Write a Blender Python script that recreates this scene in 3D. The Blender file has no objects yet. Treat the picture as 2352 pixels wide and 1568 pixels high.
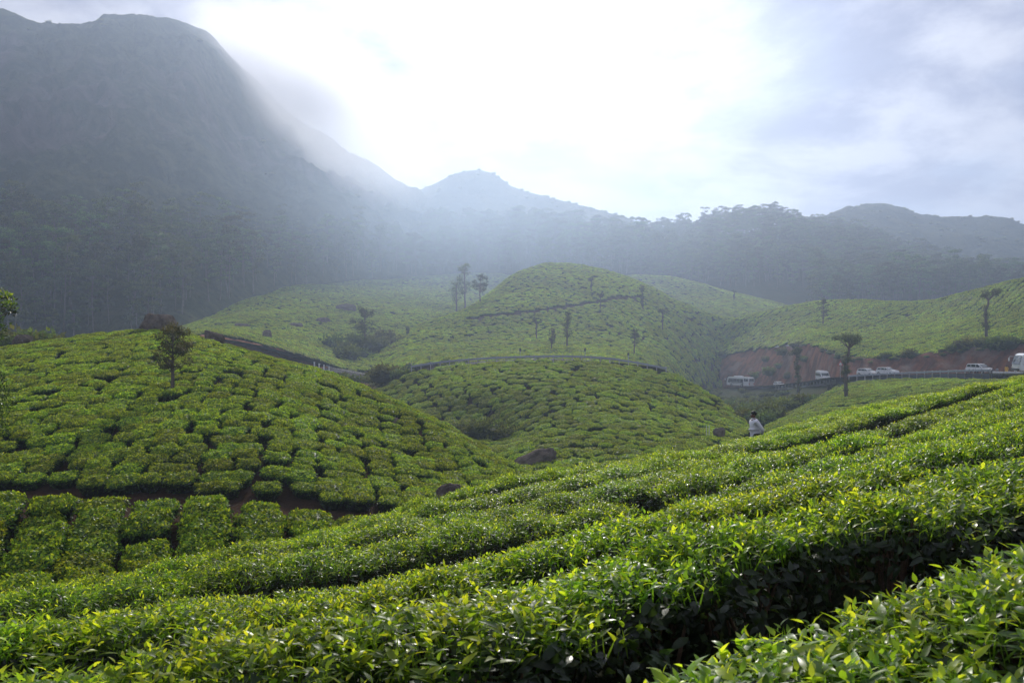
import bpy, bmesh, math, random
import numpy as np
from mathutils import Vector, Matrix
from mathutils.bvhtree import BVHTree

R = math.radians
rng = np.random.default_rng(7)
random.seed(7)
scene = bpy.context.scene
COL = scene.collection

# ------------------------------------------------------------------ camera, sky, sun, exposure
cam_d = bpy.data.cameras.new("camera")
cam = bpy.data.objects.new("camera", cam_d)
COL.objects.link(cam)
cam_d.sensor_width = 36.0
cam_d.lens = 28.0
cam_d.clip_start = 0.05
cam_d.clip_end = 9000.0
cam.location = (0, 0, 0)
cam.rotation_euler = (R(90), 0, 0)
cam_d.dof.use_dof = True
cam_d.dof.focus_distance = 14.0
cam_d.dof.aperture_fstop = 7.0
scene.camera = cam

SUN_AZ, SUN_EL = 1.5, 30.0            # degrees right of the view axis, above the horizon
sd = Vector((math.sin(R(SUN_AZ)) * math.cos(R(SUN_EL)), math.cos(R(SUN_AZ)) * math.cos(R(SUN_EL)), math.sin(R(SUN_EL))))
sun_d = bpy.data.lights.new("sun", 'SUN')
sun_d.energy = 2.9
sun_d.angle = R(0.6)
sun_d.color = (1.0, 0.95, 0.86)
sun = bpy.data.objects.new("sun", sun_d)
COL.objects.link(sun)
sun.rotation_euler = (-sd).to_track_quat('-Z', 'Y').to_euler()

scene.view_settings.view_transform = 'Standard'
scene.view_settings.look = 'None'
scene.view_settings.exposure = 0.2
scene.view_settings.gamma = 1.0
scene.cycles.use_denoising = True
scene.cycles.denoiser = 'OPENIMAGEDENOISE'
scene.cycles.denoising_input_passes = 'RGB_ALBEDO_NORMAL'
scene.cycles.max_bounces = 6
scene.cycles.diffuse_bounces = 3
scene.cycles.glossy_bounces = 2
scene.cycles.transmission_bounces = 3
scene.cycles.volume_bounces = 1
scene.cycles.transparent_max_bounces = 8
scene.cycles.sample_clamp_indirect = 4.0
scene.cycles.use_adaptive_sampling = True
scene.cycles.adaptive_threshold = 0.015


class NT:
    """small helper to write node trees"""
    def __init__(s, tree):
        s.t = tree; s.n = tree.nodes; s.l = tree.links
    def new(s, typ, **kw):
        nd = s.n.new(typ)
        for k, v in kw.items():
            setattr(nd, k, v)
        return nd
    def put(s, sock, v):
        if hasattr(v, 'links') or isinstance(v, bpy.types.NodeSocket):
            s.l.new(v, sock)
        else:
            sock.default_value = v
    def math(s, op, a, b=0.0, c=None, clamp=False):
        nd = s.new('ShaderNodeMath', operation=op, use_clamp=clamp)
        s.put(nd.inputs[0], a); s.put(nd.inputs[1], b)
        if c is not None: s.put(nd.inputs[2], c)
        return nd.outputs[0]
    def mix(s, f, a, b, blend='MIX', clamp=False):
        nd = s.new('ShaderNodeMix', data_type='RGBA', blend_type=blend)
        nd.clamp_result = clamp
        s.put(nd.inputs[0], f); s.put(nd.inputs[6], a); s.put(nd.inputs[7], b)
        return nd.outputs[2]
    def ramp(s, f, stops, interp='LINEAR'):
        nd = s.new('ShaderNodeValToRGB')
        cr = nd.color_ramp; cr.interpolation = interp
        while len(cr.elements) < len(stops): cr.elements.new(0.5)
        for e, (p, c) in zip(cr.elements, stops):
            e.position = p; e.color = (*c, 1) if len(c) == 3 else c
        s.put(nd.inputs[0], f)
        return nd.outputs[0]
    def noise(s, vec, scale, detail=4, rough=0.55, dist=0.0, out=0):
        nd = s.new('ShaderNodeTexNoise')
        if vec is not None: s.l.new(vec, nd.inputs['Vector'])
        nd.inputs['Scale'].default_value = scale; nd.inputs['Detail'].default_value = detail
        nd.inputs['Roughness'].default_value = rough; nd.inputs['Distortion'].default_value = dist
        return nd.outputs[out]
    def maprange(s, v, a, b, c=0.0, d=1.0, smooth=True):
        nd = s.new('ShaderNodeMapRange', interpolation_type='SMOOTHSTEP' if smooth else 'LINEAR')
        s.put(nd.inputs[0], v)
        for i, q in zip((1, 2, 3, 4), (a, b, c, d)): nd.inputs[i].default_value = q
        return nd.outputs[0]


world = bpy.data.worlds.new("World")
scene.world = world
world.use_nodes = True
wt = NT(world.node_tree)
wt.n.clear()
wout = wt.new('ShaderNodeOutputWorld')
sky = wt.new('ShaderNodeTexSky', sky_type='NISHITA')
sky.sun_disc = False
sky.sun_elevation = R(SUN_EL)
sky.sun_rotation = R(SUN_AZ)
sky.altitude = 1600
sky.dust_density = 2.0
tc = wt.new('ShaderNodeTexCoord')
dirv = tc.outputs['Generated']
sep = wt.new('ShaderNodeSeparateXYZ'); wt.l.new(dirv, sep.inputs[0])
zc = wt.math('MAXIMUM', sep.outputs[2], 0.02)
zc = wt.math('ADD', zc, 0.22)
comb = wt.new('ShaderNodeCombineXYZ')
wt.put(comb.inputs[0], wt.math('DIVIDE', sep.outputs[0], zc))
wt.put(comb.inputs[1], wt.math('DIVIDE', sep.outputs[1], zc))
comb.inputs[2].default_value = 0.37
cv = comb.outputs[0]
dotn = wt.new('ShaderNodeVectorMath', operation='DOT_PRODUCT')
wt.l.new(dirv, dotn.inputs[0]); dotn.inputs[1].default_value = sd
cosang = dotn.outputs['Value']
cover = wt.maprange(wt.noise(cv, 1.55, 6, 0.5, 0.35), 0.34, 0.60)         # how much cloud
thick = wt.maprange(wt.noise(cv, 2.1, 8, 0.58, 0.15), 0.40, 0.62)          # thin bright edges / thick grey cores
near_sun = wt.math('POWER', wt.math('MAXIMUM', cosang, 0.0), 22.0)
aureole = wt.math('POWER', wt.math('MAXIMUM', cosang, 0.0), 60.0)
cloud_col = wt.mix(thick, (1.10, 1.08, 1.16, 1), (0.33, 0.325, 0.50, 1))
glow = wt.math('MULTIPLY_ADD', near_sun, 0.22, wt.math('MULTIPLY', aureole, 0.9))
glow = wt.math('ADD', glow, 1.0)
vm = wt.new('ShaderNodeVectorMath', operation='SCALE')
wt.l.new(cloud_col, vm.inputs[0]); wt.put(vm.inputs['Scale'], wt.math('MULTIPLY', glow, 1.0))
sky_s = wt.new('ShaderNodeVectorMath', operation='SCALE')
wt.l.new(sky.outputs[0], sky_s.inputs[0]); sky_s.inputs['Scale'].default_value = 0.10
bg_clear = wt.new('ShaderNodeBackground'); wt.l.new(sky.outputs[0], bg_clear.inputs[0]); bg_clear.inputs[1].default_value = 0.10
bg_cloud = wt.new('ShaderNodeBackground'); wt.l.new(vm.outputs[0], bg_cloud.inputs[0]); bg_cloud.inputs[1].default_value = 0.60
mixw = wt.new('ShaderNodeMixShader')
wt.put(mixw.inputs[0], wt.maprange(cover, 0.0, 1.0, 0.45, 1.0, False))
wt.l.new(bg_clear.outputs[0], mixw.inputs[1]); wt.l.new(bg_cloud.outputs[0], mixw.inputs[2])
wt.l.new(mixw.outputs[0], wout.inputs[0])

# ------------------------------------------------------------------ helpers
F, CX, CY = 2352 * 28 / 36.0, 1176.0, 784.0


def W(px, py, Y):
    return np.array(((px - CX) / F * Y, Y, (CY - py) / F * Y))


def px_of(p):
    return CX + p[0] / p[1] * F, CY - p[2] / p[1] * F


def vnoise(x, y, seed=0.0):
    xi = np.floor(x); yi = np.floor(y)
    fx = x - xi; fy = y - yi
    fx = fx * fx * (3 - 2 * fx); fy = fy * fy * (3 - 2 * fy)
    def h(a, b):
        v = np.sin(a * 127.1 + b * 311.7 + seed * 74.7) * 43758.5453
        return v - np.floor(v)
    return ((h(xi, yi) * (1 - fx) + h(xi + 1, yi) * fx) * (1 - fy) + (h(xi, yi + 1) * (1 - fx) + h(xi + 1, yi + 1) * fx) * fy) * 2 - 1


def fbm(x, y, seed=0.0, octv=5, gain=0.5):
    s = np.zeros_like(np.asarray(x, float)); a = 1.0
    for i in range(octv):
        s = s + a * vnoise(x, y, seed + i * 3.1); a *= gain; x = x * 2.03; y = y * 2.03
    return s


def tag(o, label=None, cat=None, group=None, kind=None):
    if label: o["label"] = label
    if cat: o["category"] = cat
    if group: o["group"] = group
    if kind: o["kind"] = kind
    return o


def mesh_np(name, V, Fc, mats=(), attrs=None, smooth=False, mat_idx=None):
    """V (n,3); Fc list of arrays (m,k) of face indices"""
    me = bpy.data.meshes.new(name)
    V = np.asarray(V, np.float32)
    if not isinstance(Fc, (list, tuple)): Fc = [Fc]
    Fc = [np.asarray(f, np.int32) for f in Fc if len(f)]
    nl = sum(f.size for f in Fc); nf = sum(len(f) for f in Fc)
    me.vertices.add(len(V)); me.vertices.foreach_set('co', V.ravel())
    me.loops.add(nl); me.polygons.add(nf)
    me.loops.foreach_set('vertex_index', np.concatenate([f.ravel() for f in Fc]) if Fc else np.zeros(0, np.int32))
    starts = []; tot = 0
    for f in Fc:
        starts.append(tot + np.arange(len(f)) * f.shape[1]); tot += f.size
    me.polygons.foreach_set('loop_start', np.concatenate(starts).astype(np.int32))
    if smooth: me.polygons.foreach_set('use_smooth', np.ones(nf, bool))
    if mat_idx is not None: me.polygons.foreach_set('material_index', np.asarray(mat_idx, np.int32))
    for k, v in (attrs or {}).items():
        v = np.asarray(v, np.float32)
        a = me.attributes.new(k, 'FLOAT' if v.ndim == 1 else 'FLOAT_VECTOR', 'POINT')
        a.data.foreach_set('value' if v.ndim == 1 else 'vector', v.ravel())
    for m in mats: me.materials.append(m)
    me.update(calc_edges=True)
    return me


def link(name, me, parent=None, loc=None):
    o = bpy.data.objects.new(name, me)
    COL.objects.link(o)
    if parent is not None: o.parent = parent
    if loc is not None: o.location = loc
    return o


def empty(name, loc, rz=0.0, scale=None):
    o = bpy.data.objects.new(name, None); COL.objects.link(o)
    o.empty_display_size = 0.2
    o.location = loc; o.rotation_euler = (0, 0, rz)
    if scale is not None: o.scale = scale
    return o


def clone(o, parent=None):
    """copy a thing with its parts and sub-parts, sharing mesh data"""
    c = o.copy(); COL.objects.link(c)
    if parent is not None: c.parent = parent
    for ch in o.children: clone(ch, c)
    return c


class MB:
    """collects simple shapes into one mesh"""
    def __init__(s): s.v = []; s.f = []; s.n = 0
    def add(s, v, f):
        v = np.asarray(v, float)
        s.v.append(v); s.f += [tuple(int(i) + s.n for i in q) for q in f]; s.n += len(v)
        return s
    def box(s, c, size, rz=0.0, taper=1.0):
        x, y, z = [q / 2 for q in size]
        t = taper
        v = np.array([(-x, -y, -z), (x, -y, -z), (x, y, -z), (-x, y, -z), (-x * t, -y * t, z), (x * t, -y * t, z), (x * t, y * t, z), (-x * t, y * t, z)])
        ca, sa = math.cos(rz), math.sin(rz)
        v = np.stack([v[:, 0] * ca - v[:, 1] * sa, v[:, 0] * sa + v[:, 1] * ca, v[:, 2]], 1) + np.asarray(c)
        return s.add(v, [(3, 2, 1, 0), (4, 5, 6, 7), (0, 1, 5, 4), (1, 2, 6, 5), (2, 3, 7, 6), (3, 0, 4, 7)])
    def tube(s, pts, rad, n=8, cap=True):
        pts = np.asarray(pts, float); m = len(pts)
        rad = np.broadcast_to(np.asarray(rad, float), (m,))
        V = []
        for i in range(m):
            d = pts[min(i + 1, m - 1)] - pts[max(i - 1, 0)]; d = d / (np.linalg.norm(d) + 1e-9)
            up = np.array((0, 0, 1.0)) if abs(d[2]) < 0.9 else np.array((1.0, 0, 0))
            a = np.cross(up, d); a /= np.linalg.norm(a); b = np.cross(d, a)
            for k in range(n):
                t = 2 * math.pi * k / n
                V.append(pts[i] + rad[i] * (math.cos(t) * a + math.sin(t) * b))
        f = [(i * n + k, i * n + (k + 1) % n, (i + 1) * n + (k + 1) % n, (i + 1) * n + k) for i in range(m - 1) for k in range(n)]
        if cap: f += [tuple(range(n))[::-1], tuple((m - 1) * n + k for k in range(n))]
        return s.add(V, f)
    def prism(s, prof, y0, y1, axis='y'):
        """closed profile [(x,z)] pushed from y0 to y1"""
        n = len(prof)
        v = [(x, y0, z) for x, z in prof] + [(x, y1, z) for x, z in prof]
        f = [(i, (i + 1) % n, n + (i + 1) % n, n + i) for i in range(n)] + [tuple(range(n))[::-1], tuple(range(n, 2 * n))]
        return s.add(v, f)
    def data(s, name, mat, smooth=False, bevel=0.0):
        me = bpy.data.meshes.new(name)
        me.from_pydata(np.concatenate(s.v).tolist(), [], s.f)
        if bevel:
            bm = bmesh.new(); bm.from_mesh(me)
            bmesh.ops.recalc_face_normals(bm, faces=bm.faces)
            bmesh.ops.bevel(bm, geom=list(bm.edges), offset=bevel, segments=2, affect='EDGES', clamp_overlap=True)
            bm.to_mesh(me); bm.free()
        else:
            bm = bmesh.new(); bm.from_mesh(me); bmesh.ops.recalc_face_normals(bm, faces=bm.faces); bm.to_mesh(me); bm.free()
        if mat: me.materials.append(mat)
        if smooth: me.polygons.foreach_set('use_smooth', np.ones(len(me.polygons), bool))
        return me
    def build(s, name, mat, parent=None, smooth=False, bevel=0.0, loc=None):
        return link(name, s.data(name, mat, smooth, bevel), parent, loc)


# ------------------------------------------------------------------ materials
def new_mat(name):
    m = bpy.data.materials.new(name); m.use_nodes = True
    t = NT(m.node_tree); t.n.clear()
    return m, t, t.new('ShaderNodeOutputMaterial')


def plain(name, col, rough=0.6, metal=0.0, var=0.12, scale=6.0, spec=0.4, bump=0.0):
    m, t, out = new_mat(name)
    g = t.new('ShaderNodeNewGeometry')
    b = t.new('ShaderNodeBsdfPrincipled')
    n = t.noise(g.outputs['Position'], scale, 4, 0.6)
    lo = tuple(c * (1 - var) for c in col); hi = tuple(min(1, c * (1 + var)) for c in col)
    t.put(b.inputs['Base Color'], t.ramp(n, [(0.3, lo), (0.7, hi)]))
    b.inputs['Roughness'].default_value = rough; b.inputs['Metallic'].default_value = metal
    b.inputs['Specular IOR Level'].default_value = spec
    if bump:
        bp = t.new('ShaderNodeBump'); bp.inputs['Strength'].default_value = 1.0; bp.inputs['Distance'].default_value = bump
        t.l.new(n, bp.inputs['Height']); t.l.new(bp.outputs[0], b.inputs['Normal'])
    t.l.new(b.outputs[0], out.inputs[0])
    return m


def leaf_mat(name, stops, trans=0.4, rough=0.33, spec=0.5, hue=0.03, val=0.35, tboost=1.6, ns=0.05):
    """leaf: glossy cuticle over diffuse, light shining through; 'age' runs from fresh shoot (0) to old leaf or shaded flank (1)"""
    m, t, out = new_mat(name)
    at = t.new('ShaderNodeAttribute', attribute_name='age')
    col = t.ramp(at.outputs['Fac'], stops)
    oi = t.new('ShaderNodeObjectInfo')
    g = t.new('ShaderNodeNewGeometry')
    n = t.noise(g.outputs['Position'], ns, 3, 0.5)
    hs = t.new('ShaderNodeHueSaturation')
    t.l.new(col, hs.inputs['Color'])
    t.put(hs.inputs['Hue'], t.math('MULTIPLY_ADD', oi.outputs['Random'], hue, 0.5 - hue / 2))
    rv = t.math('MULTIPLY_ADD', oi.outputs['Random'], val, 1.0 - val / 2)
    nl_ = t.maprange(t.noise(g.outputs['Position'], 7.0, 2, 0.6), 0.3, 0.7, 0.62, 1.38)
    t.put(hs.inputs['Value'], t.math('MULTIPLY', t.math('MULTIPLY', rv, nl_), t.maprange(n, 0.3, 0.7, 0.82, 1.18)))
    c = hs.outputs[0]
    b = t.new('ShaderNodeBsdfPrincipled')
    t.l.new(c, b.inputs['Base Color'])
    t.put(b.inputs['Roughness'], t.maprange(t.noise(g.outputs['Position'], 22.0, 2, 0.5), 0.3, 0.7, rough - 0.1, rough + 0.22))
    b.inputs['Specular IOR Level'].default_value = spec
    tr = t.new('ShaderNodeBsdfTranslucent')
    bc = t.mix(1.0, c, (1.15 * tboost, 1.05 * tboost, 0.45 * tboost, 1), 'MULTIPLY')
    t.l.new(bc, tr.inputs[0])
    mx = t.new('ShaderNodeMixShader'); mx.inputs[0].default_value = trans
    t.l.new(b.outputs[0], mx.inputs[1]); t.l.new(tr.outputs[0], mx.inputs[2])
    t.l.new(mx.outputs[0], out.inputs[0])
    return m


def soil_mat(name, a, b_, c, scale=0.6, bump=0.08):
    m, t, out = new_mat(name)
    g = t.new('ShaderNodeNewGeometry'); P = g.outputs['Position']
    n1 = t.noise(P, scale, 6, 0.6); n2 = t.noise(P, scale * 9, 5, 0.65)
    col = t.mix(t.maprange(n1, 0.35, 0.65), (*a, 1), (*b_, 1))
    col = t.mix(t.maprange(n2, 0.5, 0.75), col, (*c, 1))
    b = t.new('ShaderNodeBsdfPrincipled'); t.l.new(col, b.inputs['Base Color'])
    b.inputs['Roughness'].default_value = 0.95; b.inputs['Specular IOR Level'].default_value = 0.02
    bp = t.new('ShaderNodeBump'); bp.inputs['Distance'].default_value = bump
    t.l.new(n2, bp.inputs['Height']); t.l.new(bp.outputs[0], b.inputs['Normal'])
    t.l.new(b.outputs[0], out.inputs[0])
    return m


def mountain_mat(name, rock_lo=0.0, rock_hi=1.0, sc=1.0):
    """grass and scrub over streaked gneiss"""
    m, t, out = new_mat(name)
    g = t.new('ShaderNodeNewGeometry'); P = g.outputs['Position']
    mp = t.new('ShaderNodeMapping'); t.l.new(P, mp.inputs[0]); mp.inputs['Scale'].default_value = (1, 1, 0.35)
    n1 = t.noise(mp.outputs[0], 0.012 * sc, 7, 0.62, 0.6)
    n2 = t.noise(mp.outputs[0], 0.07 * sc, 6, 0.65, 0.8)
    n3 = t.noise(P, 0.25 * sc, 5, 0.7)
    at = t.new('ShaderNodeAttribute', attribute_name='rock')
    rk = t.math('ADD', at.outputs['Fac'], t.math('MULTIPLY_ADD', n1, 1.6, -0.8))
    rk = t.math('ADD', rk, t.math('MULTIPLY_ADD', n2, 0.9, -0.45))
    rk = t.maprange(rk, 0.35, 0.75)
    veg = t.mix(t.maprange(n2, 0.35, 0.65), (0.030, 0.048, 0.018, 1), (0.085, 0.095, 0.035, 1))
    veg = t.mix(t.maprange(n3, 0.45, 0.7), veg, (0.016, 0.030, 0.012, 1))
    rock = t.mix(t.maprange(n2, 0.35, 0.7), (0.045, 0.038, 0.035, 1), (0.12, 0.098, 0.088, 1))
    rock = t.mix(t.maprange(n3, 0.62, 0.80), rock, (0.24, 0.21, 0.19, 1))
    col = t.mix(rk, veg, rock)
    b = t.new('ShaderNodeBsdfPrincipled'); t.l.new(col, b.inputs['Base Color'])
    b.inputs['Roughness'].default_value = 0.95; b.inputs['Specular IOR Level'].default_value = 0.03
    bp = t.new('ShaderNodeBump'); bp.inputs['Distance'].default_value = 6.0 / sc; bp.inputs['Strength'].default_value = 0.8
    t.l.new(t.math('ADD', n2, t.math('MULTIPLY', n3, 0.4)), bp.inputs['Height']); t.l.new(bp.outputs[0], b.inputs['Normal'])
    t.l.new(b.outputs[0], out.inputs[0])
    return m


M_soil = soil_mat("dark_soil", (0.045, 0.028, 0.018), (0.075, 0.042, 0.026), (0.025, 0.018, 0.012), 0.8)
M_bank = soil_mat("red_earth", (0.44, 0.225, 0.135), (0.33, 0.165, 0.10), (0.18, 0.105, 0.07), 0.35, 0.25)
def bank_mat():
    m, t, out = new_mat("eroded_red_earth")
    g = t.new('ShaderNodeNewGeometry'); P = g.outputs['Position']
    mp = t.new('ShaderNodeMapping'); t.l.new(P, mp.inputs[0]); mp.inputs['Scale'].default_value = (1, 1, 0.16)
    n1 = t.noise(mp.outputs[0], 0.55, 6, 0.65, 0.5); n2 = t.noise(P, 1.6, 6, 0.68); n3 = t.noise(P, 0.13, 4, 0.6)
    col = t.mix(t.maprange(n1, 0.36, 0.64), (0.11, 0.050, 0.033, 1), (0.24, 0.098, 0.055, 1))
    col = t.mix(t.maprange(n3, 0.5, 0.66), col, (0.22, 0.15, 0.115, 1))
    col = t.mix(t.maprange(n2, 0.60, 0.72), col, (0.09, 0.085, 0.04, 1))
    b = t.new('ShaderNodeBsdfPrincipled'); t.l.new(col, b.inputs['Base Color']); b.inputs['Roughness'].default_value = 0.95; b.inputs['Specular IOR Level'].default_value = 0.03
    bp = t.new('ShaderNodeBump'); bp.inputs['Distance'].default_value = 0.5; t.l.new(t.math('ADD', n1, t.math('MULTIPLY', n2, 0.6)), bp.inputs['Height']); t.l.new(bp.outputs[0], b.inputs['Normal'])
    t.l.new(b.outputs[0], out.inputs[0]); return m


M_cut = bank_mat()
M_grass = soil_mat("rough_grass", (0.045, 0.060, 0.018), (0.070, 0.068, 0.026), (0.028, 0.040, 0.012), 0.25, 0.1)
M_mount = mountain_mat("mountain_side")
M_far = mountain_mat("far_mountain", sc=0.5)
M_road = plain("asphalt", (0.050, 0.048, 0.047), 1.0, var=0.2, scale=1.2, spec=0.1)
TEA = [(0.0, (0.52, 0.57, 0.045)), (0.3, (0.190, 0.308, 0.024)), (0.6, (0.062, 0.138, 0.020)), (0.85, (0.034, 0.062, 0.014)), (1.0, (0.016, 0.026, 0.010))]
M_tea = leaf_mat("tea_leaf", TEA, 0.42, 0.34, 0.5, 0.03, 0.3)
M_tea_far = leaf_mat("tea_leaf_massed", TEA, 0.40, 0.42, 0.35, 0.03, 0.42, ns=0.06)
M_shoot = leaf_mat("tea_shoot", TEA, 0.54, 0.36, 0.45, 0.02, 0.2, 2.5)
M_core = plain("bush_core", (0.020, 0.022, 0.010), 0.95, var=0.5, scale=30, spec=0.1)  # closed near-black shell inside each near bush, stops see-through
M_wood = plain("grey_bark", (0.14, 0.115, 0.095), 0.85, var=0.4, scale=18, spec=0.2, bump=0.01)
M_twig = plain("tea_twig", (0.13, 0.085, 0.058), 0.8, var=0.4, scale=40, spec=0.2)
M_pale = plain("pale_trunk", (0.17, 0.15, 0.13), 0.75, var=0.3, scale=1.5, spec=0.2)
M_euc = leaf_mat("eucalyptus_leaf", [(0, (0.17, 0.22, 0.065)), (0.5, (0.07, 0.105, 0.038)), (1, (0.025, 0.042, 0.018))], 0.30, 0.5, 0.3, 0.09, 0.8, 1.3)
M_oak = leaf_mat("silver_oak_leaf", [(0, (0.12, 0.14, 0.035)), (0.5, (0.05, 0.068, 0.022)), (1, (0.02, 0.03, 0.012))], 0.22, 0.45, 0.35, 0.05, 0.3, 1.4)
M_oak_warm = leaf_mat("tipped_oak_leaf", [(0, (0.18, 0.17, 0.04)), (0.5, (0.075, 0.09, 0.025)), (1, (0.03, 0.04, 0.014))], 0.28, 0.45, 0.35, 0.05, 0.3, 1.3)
M_shrub = leaf_mat("scrub_leaf", [(0, (0.20, 0.24, 0.07)), (0.5, (0.095, 0.13, 0.04)), (1, (0.04, 0.06, 0.02))], 0.32, 0.75, 0.1, 0.08, 0.4, 1.3)  # also hazes two far crowns by its lighter colour
M_dry = leaf_mat("dry_weed", [(0, (0.36, 0.30, 0.15)), (0.5, (0.20, 0.17, 0.07)), (1, (0.09, 0.10, 0.035))], 0.3, 0.7, 0.2, 0.08, 0.4, 1.2)
M_rock = soil_mat("boulder_gneiss", (0.26, 0.21, 0.175), (0.13, 0.105, 0.088), (0.38, 0.33, 0.28), 1.6, 0.2)

# ------------------------------------------------------------------ terrain: lofted hills
def pchip(P, ts):
    """P (m,n,3) knots at 0..m-1, evaluated at ts"""
    m = len(P)
    d = P[1:] - P[:-1]
    D = np.zeros_like(P)
    a, b = d[:-1], d[1:]
    same = (a * b) > 0
    with np.errstate(divide='ignore', invalid='ignore'):
        hm = np.where(same, 2 * a * b / (a + b), 0)
    D[1:-1] = np.nan_to_num(hm); D[0] = d[0]; D[-1] = d[-1]
    out = []
    for t in ts:
        i = min(int(t), m - 2); u = t - i
        h00 = 2 * u**3 - 3 * u**2 + 1; h10 = u**3 - 2 * u**2 + u; h01 = -2 * u**3 + 3 * u**2; h11 = u**3 - u**2
        out.append(h00 * P[i] + h10 * D[i] + h01 * P[i + 1] + h11 * D[i + 1])
    return np.array(out)


def smooth1(a, k):
    if k < 1: return a
    w = np.exp(-0.5 * (np.arange(-3 * k, 3 * k + 1) / k) ** 2); w /= w.sum()
    return np.convolve(np.pad(a, 3 * k, mode='reflect', reflect_type='odd'), w, 'valid')


HILLS = {}


def row(*pts): return list(pts)


def loft(name, rows, x0, x1, nx, ny, mat, h=0.0, sm=2, disp=None, back=((8, -0.6), (30, -7)), attrs=None, kind='structure'):
    pxs = np.linspace(x0, x1, nx)
    K = []
    for r in rows:
        r = sorted(r); q = np.array(r, float)
        py = smooth1(np.interp(pxs, q[:, 0], q[:, 1]), sm); Y = smooth1(np.interp(pxs, q[:, 0], q[:, 2]), sm)
        K.append(np.stack([(pxs - CX) / F * Y, Y, (CY - py) / F * Y - h], 1))
    c = K[-1]
    for dy, dz in back:
        s = (c[:, 1] + dy) / c[:, 1]
        K.append(np.stack([c[:, 0] * s, c[:, 1] + dy, c[:, 2] + dz], 1))
    K = np.array(K)
    ts = np.linspace(0, len(K) - 1, ny)
    G = pchip(K, ts)
    if disp is not None: G = disp(G, ts, len(rows) - 1)
    nyy, nxx = G.shape[:2]
    idx = np.arange(nyy * nxx).reshape(nyy, nxx)
    Fq = np.stack([idx[:-1, :-1], idx[:-1, 1:], idx[1:, 1:], idx[1:, :-1]], -1).reshape(-1, 4)
    at = {k: f(G, ts, len(rows) - 1).ravel() for k, f in (attrs or {}).items()}
    me = mesh_np(name, G.reshape(-1, 3), Fq, [mat], at, smooth=True)
    o = link(name, me); tag(o, kind=kind)
    V = G.reshape(-1, 3)
    HILLS[name] = dict(o=o, V=V, F=Fq, bvh=BVHTree.FromPolygons(V.tolist(), Fq.tolist()), h=h)
    return o


def rough(amp, freq, seed=0, crest_keep=True):
    def f(G, ts, nc):
        n = fbm(G[..., 0] * freq, G[..., 1] * freq, seed)
        G = G.copy(); G[..., 2] += amp * n
        return G
    return f


# --- near slope, from canopy heights measured around the viewer
def tps(P):
    P = np.array(P, float); n = len(P)
    X = P[:, :2]; r = np.linalg.norm(X[:, None] - X[None], axis=2)
    K = np.where(r > 0, r * r * np.log(r + 1e-12), 0) + np.eye(n) * 0.02
    A = np.zeros((n + 3, n + 3)); A[:n, :n] = K; A[:n, n] = 1; A[:n, n + 1:] = X; A[n, :n] = 1; A[n + 1:, :n] = X.T
    s = np.linalg.solve(A, np.r_[P[:, 2], 0, 0, 0])
    def f(x, y):
        x = np.asarray(x, float); y = np.asarray(y, float)
        z = s[n] + s[n + 1] * x + s[n + 2] * y
        for i in range(n):
            rr = np.sqrt((x - X[i, 0]) ** 2 + (y - X[i, 1]) ** 2)
            z = z + s[i] * np.where(rr > 0, rr * rr * np.log(rr + 1e-12), 0)
        return z
    return f


near_pts = [W(0, 1568, 3.0), W(2352, 1568, 1.75), W(1176, 1400, 3.6), W(0, 1372, 8.6), W(500, 1274, 10.8), W(900, 1196, 14.6), W(1200, 1142, 18.4),
            W(1500, 1076, 22.2), W(1750, 1005, 25), W(2000, 945, 28), W(2352, 872, 30), W(2352, 985, 8.2), W(2352, 1115, 4.7), W(1700, 1155, 8),
            W(1176, 1215, 9.5), W(600, 1350, 6.8), W(300, 1430, 5.0), W(2352, 922, 15.5), W(1900, 1033, 15), W(1735, 1004, 26.6),
            (-8, 13, -4.9), (-9, 18, -6.0), (-5, 15, -4.9), (-3, 20, -6.4), (0, 26, -6.6), (4, 32, -6.8), (9, 36, -6.4), (14, 42, -5.6), (24, 48, -4.8),
            (40, 45, -2.5), (25, 20, 0.4), (12, 9, 0.1), (6, 2, -0.2), (3, -3, -0.2), (-3, -3, -0.9), (-8, 2, -2.0), (-14, 6, -3.6)]
canopy = tps(near_pts)
NEAR_H = 0.86
gx = np.arange(-16, 42, 0.5); gy = np.arange(-3, 50, 0.5)
GX, GY = np.meshgrid(gx, gy)
GZ = canopy(GX, GY) - NEAR_H + 0.05 * fbm(GX * 0.8, GY * 0.8, 3)
idx = np.arange(GX.size).reshape(GX.shape)
Fq = np.stack([idx[:-1, :-1], idx[:-1, 1:], idx[1:, 1:], idx[1:, :-1]], -1).reshape(-1, 4)
V = np.stack([GX, GY, GZ], -1).reshape(-1, 3)
o = link("near_slope", mesh_np("near_slope", V, Fq, [M_soil], smooth=True)); tag(o, kind='structure')
HILLS['near_slope'] = dict(o=o, V=V, F=Fq, bvh=BVHTree.FromPolygons(V.tolist(), Fq.tolist()), h=NEAR_H)

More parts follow.
